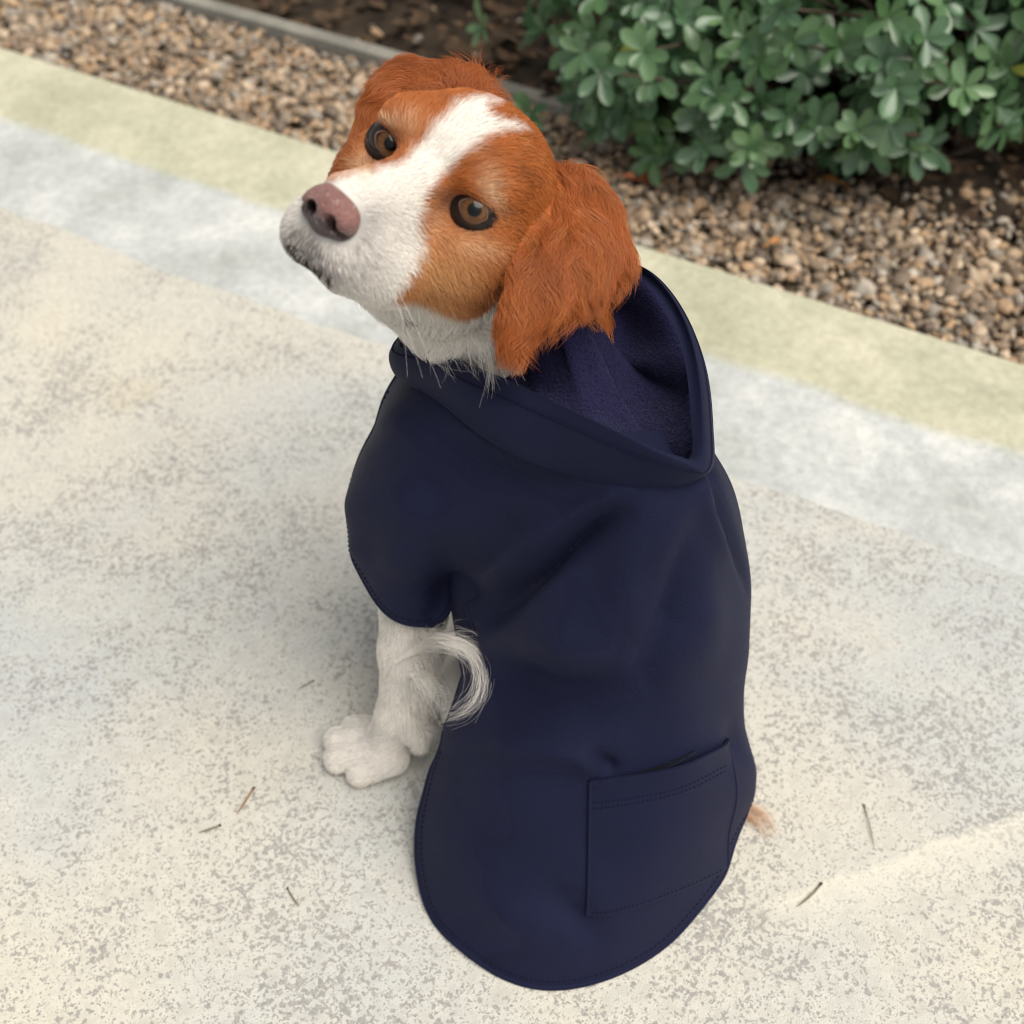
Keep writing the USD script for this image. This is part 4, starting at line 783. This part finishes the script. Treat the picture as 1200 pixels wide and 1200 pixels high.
for s in (1, -1):
    for k, (p, d, l) in enumerate([((2.6, -4.6, -4.3), (.9, .25, -.55), 6.0), ((2.7, -3.6, -4.6), (.9, .5, -.6), 7.0), ((2.9, -2.2, -5.3), (.7, .4, -.9), 5.0)]):
        p = np.array([p[0] * s, p[1], p[2]]); d = np.array([d[0] * s, d[1], d[2]]); d /= np.linalg.norm(d); f = np.linspace(0, 1, 6)[:, None]
        wk.append(hw(p + d * l * f + np.array([0, .5, -1.2]) * f ** 2))
tag(curves('whiskers', np.array(wk), np.tile(np.linspace(.00018, .00005, 6), (len(wk), 1)), M_FUR, dog, np.tile([[.80, .77, .72]], (len(wk), 1))), kind='stuff')

# ------------------------------------------------------------------ shrub, foliage crown added to shade the bed, litter
def leafmat(name, a, b, rough=0.36, tr=0.25):
    return MK(name, {'o': ('geometry', {}), 'n': ('noise_texture', {'scale': 9.0, 'detail': 2.0}), 'r': ('rgb_ramp', {'ramp': [(0.3, a), (0.7, b)]}), 'p': ('principled_bsdf', {'roughness': rough, 'specular_ior_level': 0.5}), 't': ('translucent_bsdf', {}), 'm': ('mix_closure', {'fac': tr})},
        [('o.position', 'n.vector'), ('n.fac', 'r.fac'), ('r.color', 'p.base_color'), ('r.color', 't.color'), ('p.BSDF', 'm.closure1'), ('t.BSDF', 'm.closure2')], surface='m.closure')
LEAFM = [leafmat('leaf_green', (0.036, 0.080, 0.030), (0.065, 0.132, 0.048)), leafmat('leaf_blue_green', (0.036, 0.080, 0.038), (0.066, 0.130, 0.060)), leafmat('leaf_pale', (0.062, 0.120, 0.052), (0.105, 0.180, 0.078)), leafmat('leaf_yellowing', (0.16, 0.19, 0.03), (0.24, 0.25, 0.05))]
M_BARK = mottled('bark', [(0.3, (0.025, 0.018, 0.012)), (0.7, (0.07, 0.05, 0.035))], 30.0, 0.95, 0.006)
def leaf(length, width, droop, fold=0.25):
    """A spoon-shaped leaf along +x from its stalk, with a folded midrib and a drooping tip."""
    xs = np.array([0, .12, .35, .60, .80, .94, 1.0]); ws = np.array([.05, .14, .34, .50, .46, .24, .02]); v, f = [], []
    for x, w in zip(xs, ws):
        z = -droop * x * x; c = -fold * w * width * 0.9
        v += [(x * length, -w * width, z * length), (x * length, -w * width * .5, z * length + c * .75), (x * length, 0, z * length + c), (x * length, w * width * .5, z * length + c * .75), (x * length, w * width, z * length)]
    for i in range(len(xs) - 1):
        for k in range(4): a = 5 * i + k; f += [(a, a + 5, a + 6), (a, a + 6, a + 1)]
    return np.array(v), np.array(f)
def frame(axis, spin):
    a = axis / np.linalg.norm(axis); u = np.cross(a, [0.2, 0.1, 1.0]); u /= np.linalg.norm(u); w = np.cross(a, u)
    return a, math.cos(spin) * u + math.sin(spin) * w, -math.sin(spin) * u + math.cos(spin) * w
def rosettes(lobes, n, seed, size, zmin=0.03):
    """Leaf whorls at the shoot tips through lobes of a bush: a list of (vertices, faces, material number, centre)."""
    r = np.random.default_rng(seed); out, tipsl = [], []
    wts = np.array([l[1][0] * l[1][1] for l in lobes]); pick = r.choice(len(lobes), n, p=wts / wts.sum())
    for i in pick:
        c, rad = np.array(lobes[i][0]), np.array(lobes[i][1]); d = r.normal(size=3); d /= np.linalg.norm(d); q = r.uniform(0.45, 1.03) ** 0.6
        p = c + d * rad * q * (0.82 + 0.36 * r.random())
        if p[2] < zmin: p[2] = zmin + r.random() * 0.06
        ax = d * [1, 1, .6] + np.array([0, -.15, .55]) + r.normal(size=3) * 0.25; a, u, w = frame(ax, r.uniform(0, 6.3)); k = r.integers(6, 10); tone = r.choice([0, 0, 1, 1, 1, 2]); tipsl.append(p)
        for j in range(k):
            ang = j * 2.4 + r.normal() * 0.15; tilt = r.uniform(0.15, 0.75) if j > 1 else r.uniform(0.7, 1.1); L = size * r.uniform(0.72, 1.15) * (0.7 if j < 2 else 1)
            x = (math.cos(ang) * u + math.sin(ang) * w) * math.cos(tilt) + a * math.sin(tilt); z = a * math.cos(tilt) - (math.cos(ang) * u + math.sin(ang) * w) * math.sin(tilt); y = np.cross(z, x)
            v, f = leaf(L, L * r.uniform(0.42, 0.52), r.uniform(0.05, 0.32)); out.append((p + v @ np.stack([x, y, z]), f, 3 if r.random() < 0.004 else (int(tone) if r.random() < 0.8 else int(r.integers(0, 3))), p))
    return out, np.array(tipsl)
def bush(name, label, lobes, n, seed, size, base, parts, group=None):
    t = thing(name, label, 'shrub', group=group)
    lv, tips = rosettes(lobes, n, seed, size)
    ctr = np.array([l[0].mean(0) for l in lv]); x, y = proj(ctr); dist = np.linalg.norm(ctr - EYE, axis=1)
    seen = (x > -10) & (x < 1210) & (y > -10) & (y < 420); order = np.argsort(np.where(seen, dist, 99)); front = set(order[:parts].tolist()) if parts else set()
    for i in sorted(front): obj('leaf', lv[i][:2], LEAFM[lv[i][2]], t)
    for m in range(4):
        rest = [l[:2] for i, l in enumerate(lv) if i not in front and l[2] == m]
        if rest: tag(obj('foliage', join(rest), LEAFM[m], t), kind='stuff')
    stems = []; r = np.random.default_rng(seed + 1)
    for p in tips[:: 2 if parts else 6]:
        b = np.array(base) + r.normal(size=3) * [.10, .06, 0]; mid = 0.5 * (b + p) + r.normal(size=3) * 0.03 + [0, 0, .05]; stems.append(tube(spline([b, mid, p], 9), np.linspace(.007, .0018, 9), 5))
    tag(obj('branches', join(stems), M_BARK, t), kind='stuff')
    return t
bush('leafy_shrub', 'dense green shrub with spoon-shaped leaves overhanging the gravel on the right', [((0.21, 1.73, .17), (.23, .20, .16)), ((0.36, 1.64, .12), (.28, .15, .11)), ((0.50, 1.65, .19), (.32, .22, .19)), ((0.98, 1.69, .25), (.45, .26, .25)), ((0.80, 2.05, .36), (.75, .36, .38))], 1400, 4, 0.044, (0.70, 1.80, -.03), 300)
bush('hedge', 'unseen foliage crown added beyond the bed to shade it', [((-0.9, 2.75, .85), (.8, .45, .55)), ((0.1, 2.75, .85), (.7, .42, .55)), ((1.2, 2.9, 1.0), (.9, .5, .6)), ((-2.0, 2.9, .9), (.8, .5, .6))], 260, 14, 0.11, (-0.2, 2.8, -.03), 0)  # crown of leaves out of view, added to keep sky light off the bed
for k, (px, py, r0, lean) in enumerate([(365, -14, .030, (.05, .05)), (560, 20, .020, (-.04, .08)), (455, -30, .024, (.02, .06))]):
    b = pz(px, py, -0.03); pth = spline([b, b + [lean[0] * .4, lean[1] * .4, .25], b + [lean[0], lean[1], .7], b + [lean[0] * 2.2, lean[1] * 2, 1.15]], 24); t = thing('sapling', ['thick dark stem rising from the shaded bed above the upper left ear', 'thin dark stem rising from the bed nearest the edging strip', 'middle dark stem rising from the shaded bed'][k], 'sapling')
    rr = r0 * np.linspace(1.15, .6, 24) * (1 + .12 * (meshkit.fbm(np.c_[np.arange(24) * .4, np.zeros(24), np.zeros(24)], 3, k) - .5)); obj('trunk', tube(pth, rr, 12), M_BARK, t); tw = []
    for j in range(5): q = pth[6 + 3 * j]; a = j * 2.4 + k; tw.append(tube(spline([q, q + [.10 * math.cos(a), .10 * math.sin(a), .06], q + [.2 * math.cos(a), .2 * math.sin(a), .16]], 7), np.linspace(.006, .002, 7), 5))
    for q in tw: obj('twig', q, M_BARK, t)
# bark chips and dead leaves on the bed
chips = []; cxy = sprinkle(2600, D0 + 0.02, D0 + 0.9, -1.6, 1.9)
for i, (x, y) in enumerate(cxy):
    v, f = leaf(RNG.uniform(.018, .05), RNG.uniform(.012, .03), RNG.uniform(-.3, .3)); a, b, c = frame(np.array([RNG.normal() * .35, RNG.normal() * .35, 1]), RNG.uniform(0, 6.3)); chips.append((np.array([x, y, -.012 + RNG.uniform(0, .03)]) + v @ np.stack([b, c, a]), f))
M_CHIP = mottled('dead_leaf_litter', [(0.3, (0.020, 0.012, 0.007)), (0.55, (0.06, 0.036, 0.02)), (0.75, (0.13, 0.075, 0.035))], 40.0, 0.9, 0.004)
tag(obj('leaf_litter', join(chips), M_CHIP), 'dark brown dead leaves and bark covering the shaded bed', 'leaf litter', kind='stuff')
M_RED = mottled('dry_red_leaf', [(0.3, (0.15, 0.045, 0.02)), (0.7, (0.26, 0.09, 0.04))], 40.0, 0.7, 0.002); M_ORANGE = mottled('dry_orange_leaf', [(0.3, (0.30, 0.12, 0.03)), (0.7, (0.42, 0.19, 0.05))], 40.0, 0.7, 0.002)
for px, py, L, rot, mt, lab in [(728, 206, .075, .15, M_RED, 'curled red-brown fallen leaf on the gravel behind the hood'), (985, 214, .035, 2.2, M_ORANGE, 'small orange fallen leaf on the gravel below the shrub'), (902, 285, .025, .8, M_ORANGE, 'tiny orange fallen leaf in the middle of the pebbles')]:
    v, f = leaf(L, L * .5, .25, .6); c, s = math.cos(rot), math.sin(rot); v = v @ np.array([[c, s, 0], [-s, c, 0], [0, 0, 1]]); t = thing('fallen_leaf', lab, 'leaf', pz(px, py, 0.012)); obj('blade', (v, f), mt, t); obj('stalk', tube(np.array([[0, 0, 0], [-.008 * c, -.008 * s, .003], [-.016 * c, -.016 * s, .002]]), .0009, 5), mt, t)
M_NEEDLE = mottled('dry_needle', [(0.35, (0.16, 0.085, 0.035)), (0.65, (0.26, 0.15, 0.06))], 150.0, 0.6, 0.0005); M_NEEDLEG = mottled('grey_needle', [(0.35, (0.10, 0.09, 0.055)), (0.65, (0.17, 0.15, 0.10))], 150.0, 0.6, 0.0005)
for pa, pm, pb, r0, mt, lab in [((297, 924), (288, 938), (277, 955), .0010, M_NEEDLE, 'reddish-brown dry needle lying left of the front paw'), ((258, 967), (247, 971), (232, 976), .0009, M_NEEDLEG, 'olive dry needle just below the reddish-brown one'), ((367, 798), (359, 802), (350, 808), .0007, M_NEEDLEG, 'short dark needle on the concrete above the paw'), ((337, 1041), (342, 1050), (351, 1062), .0007, M_NEEDLEG, 'thin grey needle between the reddish-brown needle and the hem'), ((962, 1036), (950, 1050), (933, 1063), .0010, M_NEEDLEG, 'curved grey-brown needle on the pale patch right of the hem'), ((1013, 945), (1019, 966), (1025, 995), .0005, M_NEEDLEG, 'very fine long needle at the right edge of the concrete')]:
    t = thing('pine_needle', lab, 'pine needle'); a, m, b = pz(*pa, .0012), pz(*pm, .0030), pz(*pb, .0012); q = spline([a, m, b], 14)
    obj('blade', tube(q, r0 * np.r_[.8, np.ones(9), .8, .6, .4, .15], 6), mt, t); obj('sheath', tube(np.array([a + (a - m) * .10, a, a + (m - a) * .12]), r0 * 1.35, 6), M_BARK, t)
